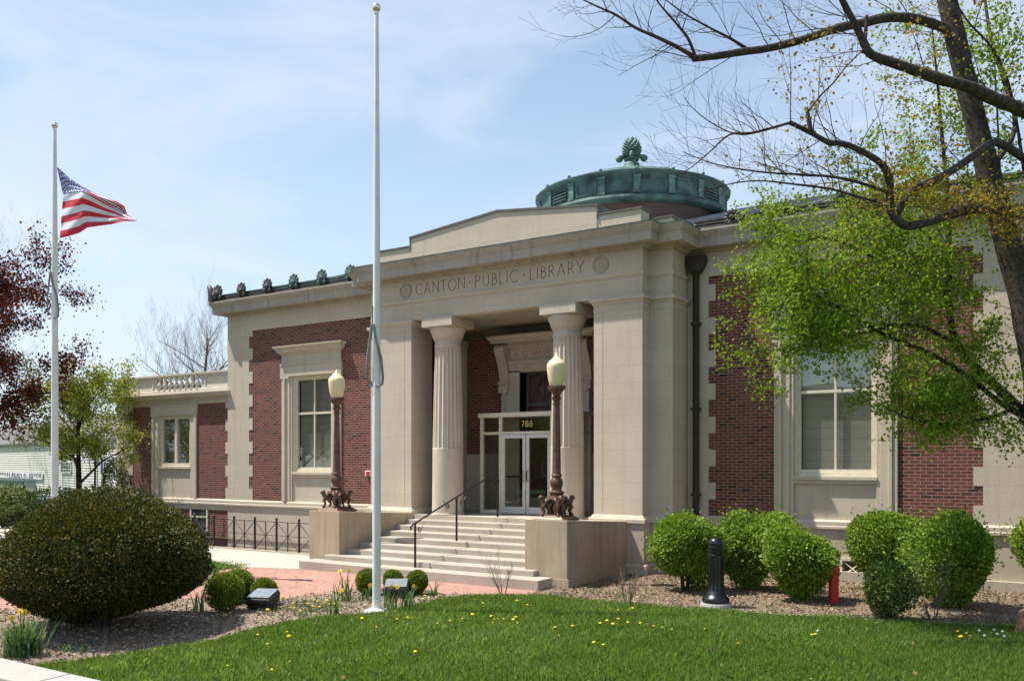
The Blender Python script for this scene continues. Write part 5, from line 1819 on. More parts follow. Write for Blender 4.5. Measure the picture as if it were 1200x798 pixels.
# ---- trees
class Grower:
    def __init__(self, seed):
        self.r = random.Random(seed)
        self.b = MB()
        self.tips = []

    def limb(self, pts, r0, r1, n=8):
        P = [Vector(p) for p in pts]
        # smooth the hand-placed points
        Q = []
        for i in range(len(P) - 1):
            p0, p1, p2, p3 = P[max(i - 1, 0)], P[i], P[i + 1], P[min(i + 2, len(P) - 1)]
            for k in range(4):
                t = k / 4
                Q.append(0.5 * ((2 * p1) + (p2 - p0) * t + (2 * p0 - 5 * p1 + 4 * p2 - p3) * t * t + (3 * p1 - p0 - 3 * p2 + p3) * t ** 3))
        Q.append(P[-1])
        m = len(Q)
        rad = [r0 + (r1 - r0) * (i / (m - 1)) for i in range(m)]
        rad = [r * self.r.uniform(0.93, 1.07) for r in rad]
        self.b.tube(Q, rad, n)
        return Q, rad

    def twig(self, p, d, length, r, depth, bend=0.25, up=0.08, kids=3, klen=0.55, spread=0.9, leafy=True, start=0.3, seg=5):
        R_ = self.r
        pts, rad = [p], [r]
        q = p.copy(); dd = d.normalized()
        for i in range(seg):
            dd = (dd + Vector((R_.uniform(-1, 1), R_.uniform(-1, 1), R_.uniform(-1, 1))) * bend + Vector((0, 0, up))).normalized()
            q = q + dd * (length / seg)
            pts.append(q.copy()); rad.append(max(r * (1 - (i + 1) / seg * 0.75), 0.0016))
            if leafy and (depth == 0 or i >= seg - 2):
                self.tips.append((q.copy(), dd.copy()))
        self.b.tube(pts, rad, 6 if r > 0.03 else (4 if r > 0.008 else 3), cap=False)
        if depth > 0:
            for k in range(kids):
                i = start + (1 - start) * (k + R_.random()) / kids
                f = i * seg
                j = min(int(f), seg - 1)
                bp = pts[j].lerp(pts[j + 1], f - j)
                a = (pts[j + 1] - pts[j]).normalized()
                side = Vector((R_.uniform(-1, 1), R_.uniform(-1, 1), R_.uniform(-0.7, 1))).normalized()
                side = (side - a * side.dot(a)).normalized()
                self.twig(bp, (a + side * spread), length * klen * R_.uniform(0.7, 1.25), max(rad[j] * 0.6, 0.0018), depth - 1, bend, up, kids, klen, spread, leafy, start, seg)

    def along(self, Q, rad, n, length, depth, t0=0.15, t1=1.0, toward=None, **kw):
        R_ = self.r
        for k in range(n):
            f = (t0 + (t1 - t0) * (k + R_.random()) / n) * (len(Q) - 1)
            j = min(int(f), len(Q) - 2)
            p = Q[j].lerp(Q[j + 1], f - j)
            a = (Q[j + 1] - Q[j]).normalized()
            side = Vector((R_.uniform(-1, 1), R_.uniform(-1, 1), R_.uniform(-0.4, 1)))
            if toward is not None:
                side += toward
            side = (side - a * side.dot(a)).normalized()
            self.twig(p, a * 0.6 + side, length * R_.uniform(0.6, 1.3), min(rad[j] * 0.5, kw.get('rmax', 0.014)), depth, **{k_: v_ for k_, v_ in kw.items() if k_ != 'rmax'})


def sprays(rs, tips, per, size, spread=0.12, wid=0.42, dirb=0.5):
    """leaves strung round the tips of twigs"""
    P = np.array([t[0] for t in tips]); D = np.array([t[1] for t in tips])
    idx = np.repeat(np.arange(len(P)), per)
    c = P[idx] + rs.normal(size=(len(idx), 3)) * spread + D[idx] * rs.uniform(-0.15, 0.1, (len(idx), 1))
    d = D[idx] * dirb + np.array([0, 0, -0.25])
    return leaf_geo(rs, c, rs.uniform(0.65, 1.25, len(c)) * size, d, wid=wid, spread=1.0)


def finish_tree(t, g, bark, leafv=None, leafmat_=None, rnd=None, base=None):
    off = np.array(t.location)
    g.b.v = [(p[0] - off[0], p[1] - off[1], p[2] - off[2]) for p in g.b.v]
    me = bpy.data.meshes.new('trunk')
    me.from_pydata(g.b.v, [], g.b.f)
    me.materials.append(bark)
    me.polygons.foreach_set('use_smooth', [True] * len(me.polygons))
    o = bpy.data.objects.new('trunk', me); C.objects.link(o); o.parent = t
    if leafv is not None:
        v, f = leafv
        np_mesh('crown', v - off, f, 4, leafmat_, t, rnd)


def A(px, py, d):
    return at(px, py, d)


# big street tree at the right: trunk leaning to the left, long bare limbs, few bronze leaves
base = A(1243, 729, 14.2); base.z = G
T1 = thing('street_tree', 'big old tree leaning in from the right with long bare limbs and sparse bronze leaves', 'tree', base)
g = Grower(7)
trunk, tr = g.limb([base + Vector((0, 0, -0.1)), A(1236, 640, 14.2), A(1222, 500, 14.2), A(1208, 400, 14.2), A(1190, 318, 14.2), A(1168, 240, 14.2), A(1148, 160, 14.2), A(1128, 80, 14.2), A(1110, 0, 14.2), A(1095, -80, 14.3), A(1085, -190, 14.5)], 0.24, 0.125, 14)
g.limb([A(1246, 690, 14.2), A(1243, 600, 14.2), A(1240, 480, 14.15), A(1236, 380, 14.0), A(1230, 300, 13.9), A(1225, 252, 13.85), A(1223, 192, 13.95), A(1221, 138, 14.05), A(1224, 60, 14.2), A(1230, -60, 14.4)], 0.17, 0.06, 10)   # second stem
left = Vector((-0.84, -0.54, 0.35))
QA, ra = g.limb([A(1118, 40, 14.2), A(1098, 30, 14.1), A(1070, 22, 13.9), A(1040, 21, 13.7), A(1012, 27, 13.5), A(980, 34, 13.3), A(940, 47, 13.2), A(900, 57, 13.1), A(870, 61, 13.0), A(840, 66, 12.9), A(812, 69, 12.8)], 0.08, 0.045, 10)
QA2, ra2 = g.limb([A(815, 68, 12.8), A(793, 55, 12.8), A(770, 44, 12.8), A(745, 33, 12.8), A(722, 18, 12.8), A(700, 8, 12.8), A(675, -4, 12.8)], 0.035, 0.009, 7)
QA3, ra3 = g.limb([A(815, 67, 12.8), A(806, 45, 12.7), A(790, 25, 12.6), A(772, 4, 12.5), A(755, -22, 12.4)], 0.026, 0.007, 6)
QA4, ra4 = g.limb([A(880, 60, 13.1), A(855, 45, 13.0), A(832, 33, 12.9), A(800, 15, 12.8), A(770, -8, 12.8)], 0.024, 0.006, 6)
QB, rb_ = g.limb([A(1222, 142, 14.05), A(1190, 126, 13.8), A(1160, 114, 13.5), A(1135, 102, 13.3), A(1105, 94, 13.1), A(1075, 84, 13.0), A(1050, 75, 12.9), A(1022, 65, 12.8), A(1012, 50, 12.8), A(1003, 30, 12.7), A(992, 10, 12.6), A(980, -14, 12.5)], 0.105, 0.035, 10)
g.limb([A(1012, 62, 12.8), A(1014, 45, 12.8), A(1016, 18, 12.8)], 0.035, 0.022, 7)
QC, rc = g.limb([A(1223, 200, 13.95), A(1200, 186, 13.9), A(1180, 172, 13.6), A(1165, 167, 13.4), A(1150, 176, 13.2), A(1128, 192, 13.0), A(1103, 208, 12.8), A(1082, 217, 12.7), A(1070, 222, 12.7), A(1060, 236, 12.7), A(1052, 250, 12.7)], 0.065, 0.05, 9)
QU, ru = g.limb([A(1226, 258, 13.85), A(1200, 252, 13.6), A(1170, 246, 13.3), A(1138, 246, 13.0), A(1112, 252, 12.9), A(1093, 259, 12.8), A(1066, 265, 12.7), A(1050, 257, 12.6), A(1043, 243, 12.6), A(1043, 216, 12.6), A(1038, 200, 12.5), A(1028, 188, 12.5), A(1003, 174, 12.4), A(985, 168, 12.3), A(971, 167, 12.3), A(949, 155, 12.2), A(926, 144, 12.1)], 0.078, 0.032, 9)
QU2, ru2 = g.limb([A(926, 144, 12.1), A(905, 150, 12.0), A(880, 156, 11.9), A(855, 158, 11.9), A(832, 178, 11.8), A(812, 195, 11.8), A(796, 205, 11.8)], 0.02, 0.005, 6)
QU3, ru3 = g.limb([A(926, 144, 12.1), A(900, 152, 12.2), A(868, 158, 12.2), A(840, 148, 12.3), A(815, 130, 12.3), A(800, 112, 12.4)], 0.016, 0.004, 5)
g.limb([A(950, 154, 12.2), A(948, 140, 12.2), A(945, 126, 12.2)], 0.035, 0.022, 7)
QU4, ru4 = g.limb([A(948, 130, 12.2), A(962, 112, 12.2), A(978, 96, 12.1), A(992, 78, 12.1), A(1010, 60, 12.0)], 0.014, 0.008, 6)
QD, rd = g.limb([A(1040, 225, 12.6), A(1010, 215, 12.4), A(980, 208, 12.3), A(945, 205, 12.2), A(905, 203, 12.1), A(865, 198, 12.0), A(830, 190, 12.0), A(800, 178, 12.0)], 0.028, 0.005, 6)
QE, re_ = g.limb([A(1043, 240, 12.6), A(1010, 232, 12.7), A(975, 222, 12.8), A(930, 216, 12.9), A(885, 212, 13.0), A(845, 218, 13.0), A(815, 228, 13.1)], 0.024, 0.004, 6)
QF, rf = g.limb([A(1160, 200, 14.3), A(1190, 150, 14.6), A(1175, 90, 14.9), A(1160, 40, 15.2), A(1150, -40, 15.4)], 0.05, 0.02, 7)
QG, rg = g.limb([A(1200, 200, 14.3), A(1185, 110, 14.2), A(1165, 60, 14.0), A(1130, 20, 13.8), A(1105, -30, 13.6)], 0.03, 0.01, 6)
tl = Vector((-0.7, -0.45, 0.25))
for Q_, r_, n_, L_, dp_ in ((QA, ra, 16, 1.1, 2), (QA2, ra2, 13, 0.8, 2), (QA3, ra3, 8, 0.6, 1), (QA4, ra4, 9, 0.6, 1), (QB, rb_, 14, 1.0, 2), (QC, rc, 9, 0.8, 2), (QU, ru, 22, 1.0, 2), (QU2, ru2, 12, 0.7, 1), (QU3, ru3, 10, 0.6, 1), (QU4, ru4, 6, 0.5, 1), (QD, rd, 16, 0.8, 2), (QE, re_, 16, 0.8, 2), (QF, rf, 10, 1.0, 2), (QG, rg, 12, 1.0, 2)):
    g.along(Q_, r_, n_, L_, dp_, toward=tl, bend=0.2, up=0.02, kids=3, klen=0.6, spread=0.65, rmax=0.0085, leafy=(Q_ in (QU, QF, QG, QC, QB)), start=0.2, seg=6)
rs = np.random.RandomState(5)
tips = [tp for tp in g.tips if rs.uniform() < 0.5]
# leafy shoots springing from the low limb and trunk
g2tips = []
for (cx_, cy_, rx_, ry_, d_, n_) in ((1150, 238, 60, 25, 12.9, 150), (1090, 228, 45, 30, 12.7, 75), (1190, 262, 25, 22, 13.3, 75), (1050, 205, 35, 40, 12.5, 50)):
    for k in range(n_):
        p = A(cx_ + rs.normal() * rx_ * .5, cy_ + rs.normal() * ry_ * .5, d_ + rs.normal() * 0.25)
        g2tips.append((p, Vector((rs.normal(), rs.normal(), rs.normal() * .6)).normalized()))
v1, f1 = sprays(rs, tips, 1, 0.05, 0.05)
v2, f2 = sprays(rs, g2tips, 6, 0.055, 0.07)
lv_ = (np.concatenate([v1, v2]), np.concatenate([f1, f2 + len(v1)]))
finish_tree(T1, g, M['bark'], lv_, M['bronzeleaf'], rs.uniform(0, 1, (len(lv_[0]) // 4)))

# the leafy young tree before the right wing
base = A(1300, 725, 15.6); base.z = G
T2 = thing('leafy_tree', 'tree in bright new green leaf spreading its branches before the right wing window', 'tree', base)
g = Grower(21)
gt, gr = g.limb([base + Vector((0, 0, -.1)), A(1285, 640, 15.6), A(1262, 560, 15.5), A(1232, 510, 15.4), A(1200, 490, 15.3)], 0.17, 0.12, 10)
P1, r1 = g.limb([A(1205, 492, 15.3), A(1170, 470, 15.1), A(1130, 438, 14.9), A(1085, 412, 14.8), A(1040, 394, 14.6), A(1000, 370, 14.4), A(955, 345, 14.2), A(925, 333, 14.1), A(902, 326, 14.0)], 0.05, 0.007, 8)
P2, r2 = g.limb([A(1215, 500, 15.3), A(1170, 455, 15.5), A(1125, 410, 15.6), A(1112, 360, 15.6), A(1112, 300, 15.6), A(1110, 230, 15.7), A(1104, 160, 15.8), A(1098, 90, 15.9), A(1092, 30, 16)], 0.09, 0.012, 8)
P3, r3 = g.limb([A(1112, 350, 15.6), A(1070, 320, 15.2), A(1020, 300, 14.9), A(975, 280, 14.6), A(940, 281, 14.3), A(918, 284, 14.2)], 0.04, 0.006, 7)
P4, r4 = g.limb([A(1115, 400, 15.5), A(1070, 380, 15.0), A(1020, 388, 14.7), A(975, 402, 14.4), A(945, 405, 14.2), A(925, 410, 14.1)], 0.04, 0.005, 7)
P5, r5 = g.limb([A(1185, 480, 15.2), A(1150, 492, 14.9), A(1105, 498, 14.6), A(1060, 488, 14.4), A(1025, 470, 14.2)], 0.035, 0.005, 7)
P6, r6 = g.limb([A(1200, 490, 15.3), A(1205, 420, 15.0), A(1190, 340, 14.8), A(1175, 250, 14.6), A(1170, 160, 14.5), A(1165, 60, 14.5)], 0.05, 0.008, 7)
P7, r7 = g.limb([A(1112, 300, 15.6), A(1070, 260, 15.3), A(1030, 220, 15.0), A(1000, 200, 14.8)], 0.03, 0.005, 6)
for Q_, r_, n_, L_ in ((P1, r1, 30, 0.85), (P2, r2, 24, 0.8), (P3, r3, 26, 0.8), (P4, r4, 26, 0.75), (P5, r5, 20, 0.6), (P6, r6, 18, 0.8), (P7, r7, 12, 0.6)):
    g.along(Q_, r_, n_, L_, 2, t0=0.12, toward=Vector((-0.35, -0.25, 0.0)), bend=0.16, up=0.0, kids=3, klen=0.58, spread=0.75, rmax=0.008, seg=5)
rs = np.random.RandomState(9)
tips = list(g.tips)
fill = []
for (cx_, cy_, rx_, ry_, d_, n_) in ((925, 314, 24, 28, 14.1, 110), (960, 335, 46, 46, 14.3, 310), (1010, 330, 60, 60, 14.6, 380), (1020, 278, 40, 22, 14.7, 140), (1070, 350, 50, 50, 15.0, 250), (1090, 300, 45, 40, 15.2, 170), (945, 385, 36, 28, 14.2, 180), (985, 395, 40, 22, 14.4, 150), (908, 350, 18, 20, 14.0, 45), (922, 418, 16, 13, 14.0, 26),
                                   (1100, 470, 45, 30, 14.8, 260), (1150, 440, 40, 45, 15.0, 200), (1090, 505, 38, 14, 14.6, 120), (1160, 500, 35, 18, 14.8, 90), (1070, 200, 35, 40, 15.0, 60), (1110, 130, 40, 60, 15.2, 85), (1175, 60, 30, 60, 14.6, 130), (1180, 180, 25, 60, 14.6, 75), (1060, 240, 40, 25, 14.9, 110), (1195, 520, 15, 12, 14.5, 10)):
    for k in range(n_):
        p = A(cx_ + rs.normal() * rx_ * .62, cy_ + rs.normal() * ry_ * .62, d_ + rs.normal() * 0.35)
        fill.append((p, Vector((rs.normal() - .4, rs.normal() - .3, rs.normal() * .5)).normalized()))
v1, f1 = sprays(rs, tips, 3, 0.054, 0.06)
v2, f2 = sprays(rs, fill, 8, 0.06, 0.07)
lv_ = (np.concatenate([v1, v2]), np.concatenate([f1, f2 + len(v1)]))
finish_tree(T2, g, M['barkdark'], lv_, M['treeleaf'], rs.beta(1.5, 1.7, len(lv_[0]) // 4))

# stump at the right edge of the bed
p = gpos(1208, 742)
ST_ = thing('tree_stump', 'short brown bark-covered stump at the right edge of the bed', 'stump', (p.x, p.y, G))
b = MB()
rs = np.random.RandomState(2)
n = 26
prof = [(0.24, -0.03), (0.20, 0.05), (0.175, 0.15), (0.17, 0.26), (0.16, 0.33), (0.13, 0.35)]
vs, fs = [], []
wob = rs.uniform(0.88, 1.1, n)
for r_, z in prof:
    for k in range(n):
        a = 2 * PI * k / n
        rr = r_ * wob[k] * rs.uniform(0.97, 1.03)
        vs.append((rr * math.cos(a), rr * math.sin(a), z))
for i in range(len(prof) - 1):
    for k in range(n):
        fs.append((i * n + k, i * n + (k + 1) % n, (i + 1) * n + (k + 1) % n, (i + 1) * n + k))
b.add(vs, fs)
b.build('bark', plain('red_brown_stump_bark', (0.17, 0.085, 0.055), 0.95, c2=(0.06, 0.032, 0.024), scale=12, bumpv=1.0), ST_)
b = MB(); b.add([(v_[0], v_[1], 0.345 + rs.uniform(-.006, .006)) for v_ in vs[-n:]], [tuple(range(n))])
b.build('cut_face', plain('cut_wood', (0.33, 0.24, 0.16), 0.9, scale=16), ST_)


# generic tree: trunk, limbs, twigs and leaves from a seed
def make_tree(label, loc, h, spread_, seed, bark, leaf=None, per=4, size=0.08, name='tree', trunk_r=0.18, fork=0.3, n_limbs=7, twigs_=9, depth=2, tlen=1.0, cat='tree', group=None, up=0.05, leafspread=0.12, keep=1.0, rmax=0.02):
    t = thing(name, label, cat, loc, group)
    g = Grower(seed)
    R_ = g.r
    L_ = Vector(loc)
    lean = Vector((R_.uniform(-.05, .05), R_.uniform(-.05, .05), 0))
    top = L_ + Vector((lean.x * h, lean.y * h, h * 0.92))
    tk, trd = g.limb([L_ + Vector((0, 0, -0.1)), L_.lerp(top, 0.2), L_.lerp(top, 0.5) + Vector((R_.uniform(-.2, .2), R_.uniform(-.2, .2), 0)), L_.lerp(top, 0.8), top], trunk_r, trunk_r * 0.12, 9)
    for k in range(n_limbs):
        f = fork + (0.85 - fork) * k / max(1, n_limbs - 1)
        j = int(f * (len(tk) - 1))
        a = 2.4 * k + R_.uniform(-.4, .4)
        ln = spread_ * (1.0 - 0.45 * (f - fork)) * R_.uniform(0.8, 1.15)
        o = tk[j]
        e = o + Vector((math.cos(a) * ln, math.sin(a) * ln, ln * R_.uniform(0.45, 0.9)))
        mid = o.lerp(e, 0.5) + Vector((R_.uniform(-.2, .2), R_.uniform(-.2, .2), R_.uniform(-.1, .3))) * ln * 0.3
        Q_, r_ = g.limb([o, o.lerp(mid, .5), mid, mid.lerp(e, .5), e], trd[j] * 0.6, 0.012, 6)
        g.along(Q_, r_, twigs_, tlen, depth, t0=0.2, bend=0.2, up=up, kids=3, klen=0.6, spread=0.7, rmax=rmax)
    g.along(tk, trd, twigs_, tlen, depth, t0=0.5, bend=0.2, up=up, kids=3, klen=0.6, spread=0.8, rmax=rmax)
    if leaf is None:
        finish_tree(t, g, bark)
    else:
        rs = np.random.RandomState(seed)
        tips = [tp for tp in g.tips if rs.uniform() < keep]
        v, f = sprays(rs, tips, per, size, leafspread)
        finish_tree(t, g, bark, (v, f), leaf, rs.beta(1.5, 1.7, len(v) // 4))
    return t


def gl(px, d):
    q = at(px, 600, d); return (q.x, q.y, G)


make_tree('dark purple-leaved maple at the left edge behind the flagpole', gl(-62, 27), 9.0, 3.4, 71, M['barkdark'], M['redleaf'], 9, 0.085, 'purple_maple', 0.20, 0.33, 13, 10, 2, 0.85, leafspread=0.16, keep=0.85)
make_tree('small lime green tree with forked trunk in front of the annex corner', gl(93, 31), 5.6, 2.0, 75, M['barkdark'], M['limeleaf'], 6, 0.08, 'lime_tree', 0.14, 0.42, 9, 8, 2, 0.7, leafspread=0.13, keep=0.75)
make_tree('tall bare grey tree behind the purple maple', gl(-75, 46), 15.5, 6.0, 81, M['barktwig'], None, name='bare_tree', trunk_r=0.25, fork=0.3, n_limbs=14, twigs_=13, depth=3, tlen=1.7, rmax=0.022, up=0.12)
make_tree('bare tree rising behind the balustrade of the annex', gl(232, 52), 10.9, 3.4, 84, M['barktwig'], None, name='bare_tree', trunk_r=0.22, fork=0.35, n_limbs=15, twigs_=14, depth=3, tlen=1.5, rmax=0.02, up=0.2)
# trees across the street, mirrored in the windows
make_tree('bare budding tree across the street, mirrored in the right window', (1.5, -38, G), 11, 4.0, 91, M['barkdark'], M['limeleaf'], 1, 0.09, 'roadside_tree', 0.25, 0.3, 9, 8, 2, 1.6, keep=0.4)
make_tree('leafy tree across the street, mirrored in the left window', (-44, -33, G), 11, 4.5, 92, M['barkdark'], M['treeleaf'], 6, 0.16, 'roadside_tree', 0.28, 0.25, 10, 9, 2, 1.6, leafspread=0.3)
make_tree('spreading leafy tree across the street beyond the other trees', (-56, -42, G), 12, 5, 93, M['barkdark'], M['treeleaf'], 6, 0.16, 'roadside_tree', 0.28, 0.25, 10, 9, 2, 1.6, leafspread=0.3)


make_tree('leafy tree across the street, added to darken the door reflections', (-27, -39, G), 10, 4.2, 94, M['barkdark'], M['treeleaf'], 6, 0.16, 'roadside_tree', 0.26, 0.2, 10, 9, 2, 1.5, leafspread=0.3)  # unseen tree, added to darken what the entrance doors mirror
SB = thing('unseen_building', 'plain brick building added across the street to darken the door reflections', 'building', (-20, -52, G))  # unseen, added so the door glass mirrors brown brick instead of open horizon
b = MB(); b.box(-22, 22, -8, 0, -0.1, 8.0); b.build('wall', M['brick'], SB)
b = MB(); b.box(-22.3, 22.3, -8.3, 0.3, 8.0, 8.4); b.build('cornice', M['limeplain'], SB)
for k in range(10):
    for z_ in (1.2, 4.8):
        b = MB(); x_ = -19.5 + k * 4.3
        b.box(x_ - .7, x_ + .7, -0.02, 0.06, z_, z_ + 1.9); w_ = b.build('window', M['whitewood'], SB)
        b = MB(); b.box(x_ - .6, x_ + .6, 0.061, 0.07, z_ + .1, z_ + 1.8); b.build('pane', M['carglass'], w_)


# bare twiggy bushes
def twig_bush(px, py, h, seed, label, n=9):
    p = gpos(px, py)
    t = thing('bare_bush', label, 'bush', p, 'bare twiggy bushes')
    g = Grower(seed)
    for k in range(n):
        a = g.r.uniform(0, 2 * PI)
        g.twig(p + Vector((math.cos(a) * .03, math.sin(a) * .03, -.02)), Vector((math.cos(a) * .42, math.sin(a) * .42, 1)), h * g.r.uniform(.75, 1.05), 0.009, 2, bend=.14, up=.06, kids=3, klen=.45, spread=.6, seg=5)
    off = p
    b = g.b
    b.v = [(q[0] - off.x, q[1] - off.y, q[2] - off.z) for q in b.v]
    b.build('branches', M['barktwig'], t)


twig_bush(735, 709, 0.60, 1, 'bare reddish twig bush before the right-hand pier', 12)
twig_bush(1093, 728, 0.85, 2, 'bare twig bush in front of the fullest shrub at right', 8)
twig_bush(1160, 731, 0.5, 3, 'small bare twig bush near the tree stump', 7)
twig_bush(590, 699, 0.72, 4, 'thin bare bush standing before the middle of the steps', 9)


# bulbs: clumps of strap leaves, some with flowers
def bulb_clump(px, py, h, n, seed, label, flowers=0, fmat='petal', spreadr=0.1, lean=0.35):
    p = gpos(px, py)
    rs = np.random.RandomState(seed)
    t = thing('daffodil_clump', label, 'flowers', p, 'clumps of bulbs in the beds')
    V, F, nv = [], [], 0
    for k in range(n):
        a = rs.uniform(0, 2 * PI); l = h * rs.uniform(0.6, 1.1); w = 0.011 * rs.uniform(0.8, 1.3)
        o = np.array([rs.normal() * spreadr * .5, rs.normal() * spreadr * .5, 0])
        dr = np.array([math.cos(a), math.sin(a), 0]); sd_ = np.array([-math.sin(a), math.cos(a), 0])
        le = lean * rs.uniform(0.3, 1.3)
        pts = [o + dr * l * le * (s ** 2) * (1.1) + np.array([0, 0, l * (s - 0.25 * le * s ** 3)]) for s in (0, .35, .7, 1.0)]
        for i, q in enumerate(pts):
            ww = w * (1, 1, .8, .15)[i]
            V += [q - sd_ * ww, q + sd_ * ww]
        for i in range(3):
            F += [nv + 2 * i, nv + 2 * i + 1, nv + 2 * i + 3, nv + 2 * i + 2]
        nv += 8
    np_mesh('leaves', np.array(V), F, 4, M['strap'], t, np.repeat(rs.uniform(0, 1, n), 3))
    for k in range(flowers):
        b = MB()
        a = rs.uniform(0, 2 * PI); e = Vector((math.cos(a) * 0.09 + rs.normal() * .05, math.sin(a) * 0.09 + rs.normal() * .05, h * rs.uniform(.9, 1.12)))
        b.tube([(0, 0, 0), (e.x * .5, e.y * .5, e.z * .6), e], 0.006, 5)
        fl_ = b.build('flower_stalk', M['boxleaf'], t)
        f = MB()
        view = (Vector(CAM) - (Vector(p) + e)).normalized()
        fdir = (Vector((rs.normal() * .5, rs.normal() * .5, 0.1)) + view).normalized()
        u = fdir.cross(Vector((0, 0, 1))).normalized(); w_ = fdir.cross(u)
        for i in range(6):
            th = 2 * PI * i / 6
            d_ = u * math.cos(th) + w_ * math.sin(th); s_ = fdir.cross(d_)
            f.add([e, e + d_ * .028 + s_ * .016 + fdir * .004, e + d_ * .052, e + d_ * .028 - s_ * .016 + fdir * .004], [(0, 1, 2, 3)], 0)
        f.tube([e, e + fdir * 0.02, e + fdir * 0.034], [0.012, 0.015, 0.021], 8, mi=1)
        f.build('bloom', [M['petal'], M['orange']], fl_)
    return t


bulb_clump(26, 768, 0.52, 130, 1, 'large clump of daffodil leaves with yellow blooms at the kerb, lower left', 3, spreadr=0.26, lean=0.5)
bulb_clump(404, 704, 0.55, 20, 2, 'tall strap leaves left of the flagpole near the brick walk', 2, spreadr=0.14, lean=0.45)
bulb_clump(391, 722, 0.45, 16, 3, 'shorter strap leaf clump nearer the lawn, left of the flagpole base', 1, spreadr=0.12, lean=0.5)
bulb_clump(456, 713, 0.34, 22, 4, 'strap leaf clump just right of the flagpole base', 1, spreadr=0.16, lean=0.4)
bulb_clump(478, 714, 0.42, 22, 5, 'strap leaf clump in front of the boxwood ball at the handrail', 2, spreadr=0.14, lean=0.4)
bulb_clump(508, 698, 0.38, 8, 6, 'sparse strap leaves between boxwood and bare bush', 0, spreadr=0.05, lean=0.6)
bulb_clump(233, 716, 0.40, 18, 7, 'strap leaves tucked between the yew and the largest boxwood ball', 0, spreadr=0.16, lean=0.4)
bulb_clump(244, 672, 0.30, 40, 8, 'low strap leaf clump on the small left lawn behind the yew', 1, spreadr=0.4, lean=0.4)
bulb_clump(90, 762, 0.16, 14, 9, 'low pale leaves in the shade under the yew', 0, spreadr=0.25, lean=0.8)
bulb_clump(427, 703, 0.30, 8, 10, 'few strap leaves at the foot of the boxwood half hidden by the flagpole', 1, spreadr=0.08, lean=0.5)
bulb_clump(233, 643, 0.28, 30, 12, 'leafy clump at the foot of the brick base behind the fence', 1, spreadr=0.3, lean=0.4)

# dandelions: flower heads on short stalks with a few leaves
def dandelion_proto(head):
    t = thing('dandelion', 'yellow dandelion flower in the grass', 'flower', (0, 0, G))
    b = MB(); b.tube([(0, 0, 0), (0.004, 0, 0.04), (0, 0.003, 0.075)], 0.004, 4); b.build('stalk', M['grassy'], t)
    b = MB()
    if head == 'yellow':
        b.sphere((0, 0, 0.082), 0.027, 10, 6, 1, 1, 0.55)
        for k in range(14):
            a = 2 * PI * k / 14
            b.add([(0.018 * math.cos(a - .2), 0.018 * math.sin(a - .2), 0.083), (0.018 * math.cos(a + .2), 0.018 * math.sin(a + .2), 0.083), (0.033 * math.cos(a), 0.033 * math.sin(a), 0.088)], [(0, 1, 2)])
        b.build('bloom', M['yellow'], t)
    else:
        b.sphere((0, 0, 0.10), 0.02, 10, 8)
        b.build('seed_ball', M['seedhead'], t)
    return t


M['grassy'] = plain('green_stalk', (0.10, 0.17, 0.04), 0.8)
DAN = [(465, 730), (472, 731), (478, 729), (484, 728), (489, 727), (541, 729), (548, 728), (552, 726), (544, 726), (526, 733), (513, 735), (440, 739), (424, 731), (576, 727), (580, 730), (585, 732), (590, 729), (577, 733), (583, 728), (598, 733), (603, 730), (606, 733), (601, 731), (605, 729), (622, 712), (617, 713), (605, 709), (651, 740), (670, 740), (655, 749), (697, 759), (708, 762), (724, 719), (741, 717), (703, 736), (711, 733), (724, 731), (719, 737), (736, 734), (751, 734), (565, 711), (487, 770), (303, 748), (337, 745), (338, 752), (314, 760), (266, 785), (319, 790), (340, 780), (766, 737), (776, 739), (826, 741), (957, 749), (952, 750), (1123, 745), (1133, 746), (1127, 752), (864, 759), (788, 741)]
BED = [(367, 716), (375, 715), (381, 712), (386, 714), (361, 713), (352, 719), (340, 715), (331, 716), (344, 711), (330, 705), (372, 709), (320, 706), (393, 712), (398, 711), (386, 709), (345, 716), (357, 708), (351, 710), (304, 714), (313, 720), (265, 724), (366, 706), (414, 703), (497, 704), (503, 706), (514, 700), (281, 664), (276, 663), (270, 661), (283, 666), (1020, 703), (1125, 727)]
random.seed(12)
dp = None
for (px, py) in DAN + BED:
    q = gpos(px, py)
    if dp is None:
        dp = dandelion_proto('yellow'); o = dp
        tag(o, group='yellow dandelions')
    else:
        o = copy_tree(dp)
    o.location = (q.x, q.y, G)
    s_ = random.uniform(0.55, 1.15)
    o.scale = (s_, s_, s_)
    o.rotation_euler = (random.uniform(-.25, .25), random.uniform(-.25, .25), random.uniform(0, 6))
    o['label'] = 'small yellow dandelion flower growing in the grass or mulch'
dp = None
for (px, py) in [(1166, 746), (1170, 751), (1176, 748), (1177, 754), (1153, 753), (1147, 747), (958, 747)]:
    q = gpos(px, py)
    if dp is None:
        dp = dandelion_proto('seed'); o = dp
    else:
        o = copy_tree(dp)
    o.location = (q.x, q.y, G); o.rotation_euler = (0.1, 0.1, random.uniform(0, 6))
    o['label'] = 'white dandelion seed head on the lawn'; o['group'] = 'dandelion seed heads'

# ---- grass blades, weeds, mulch chips
def inside(P, poly):
    x, y = P[:, 0], P[:, 1]
    r = np.zeros(len(P), bool)
    n = len(poly)
    j = n - 1
    for i in range(n):
        xi, yi = poly[i]; xj, yj = poly[j]
        c = ((yi > y) != (yj > y)) & (x < (xj - xi) * (y - yi) / (yj - yi + 1e-12) + xi)
        r ^= c
        j = i
    return r


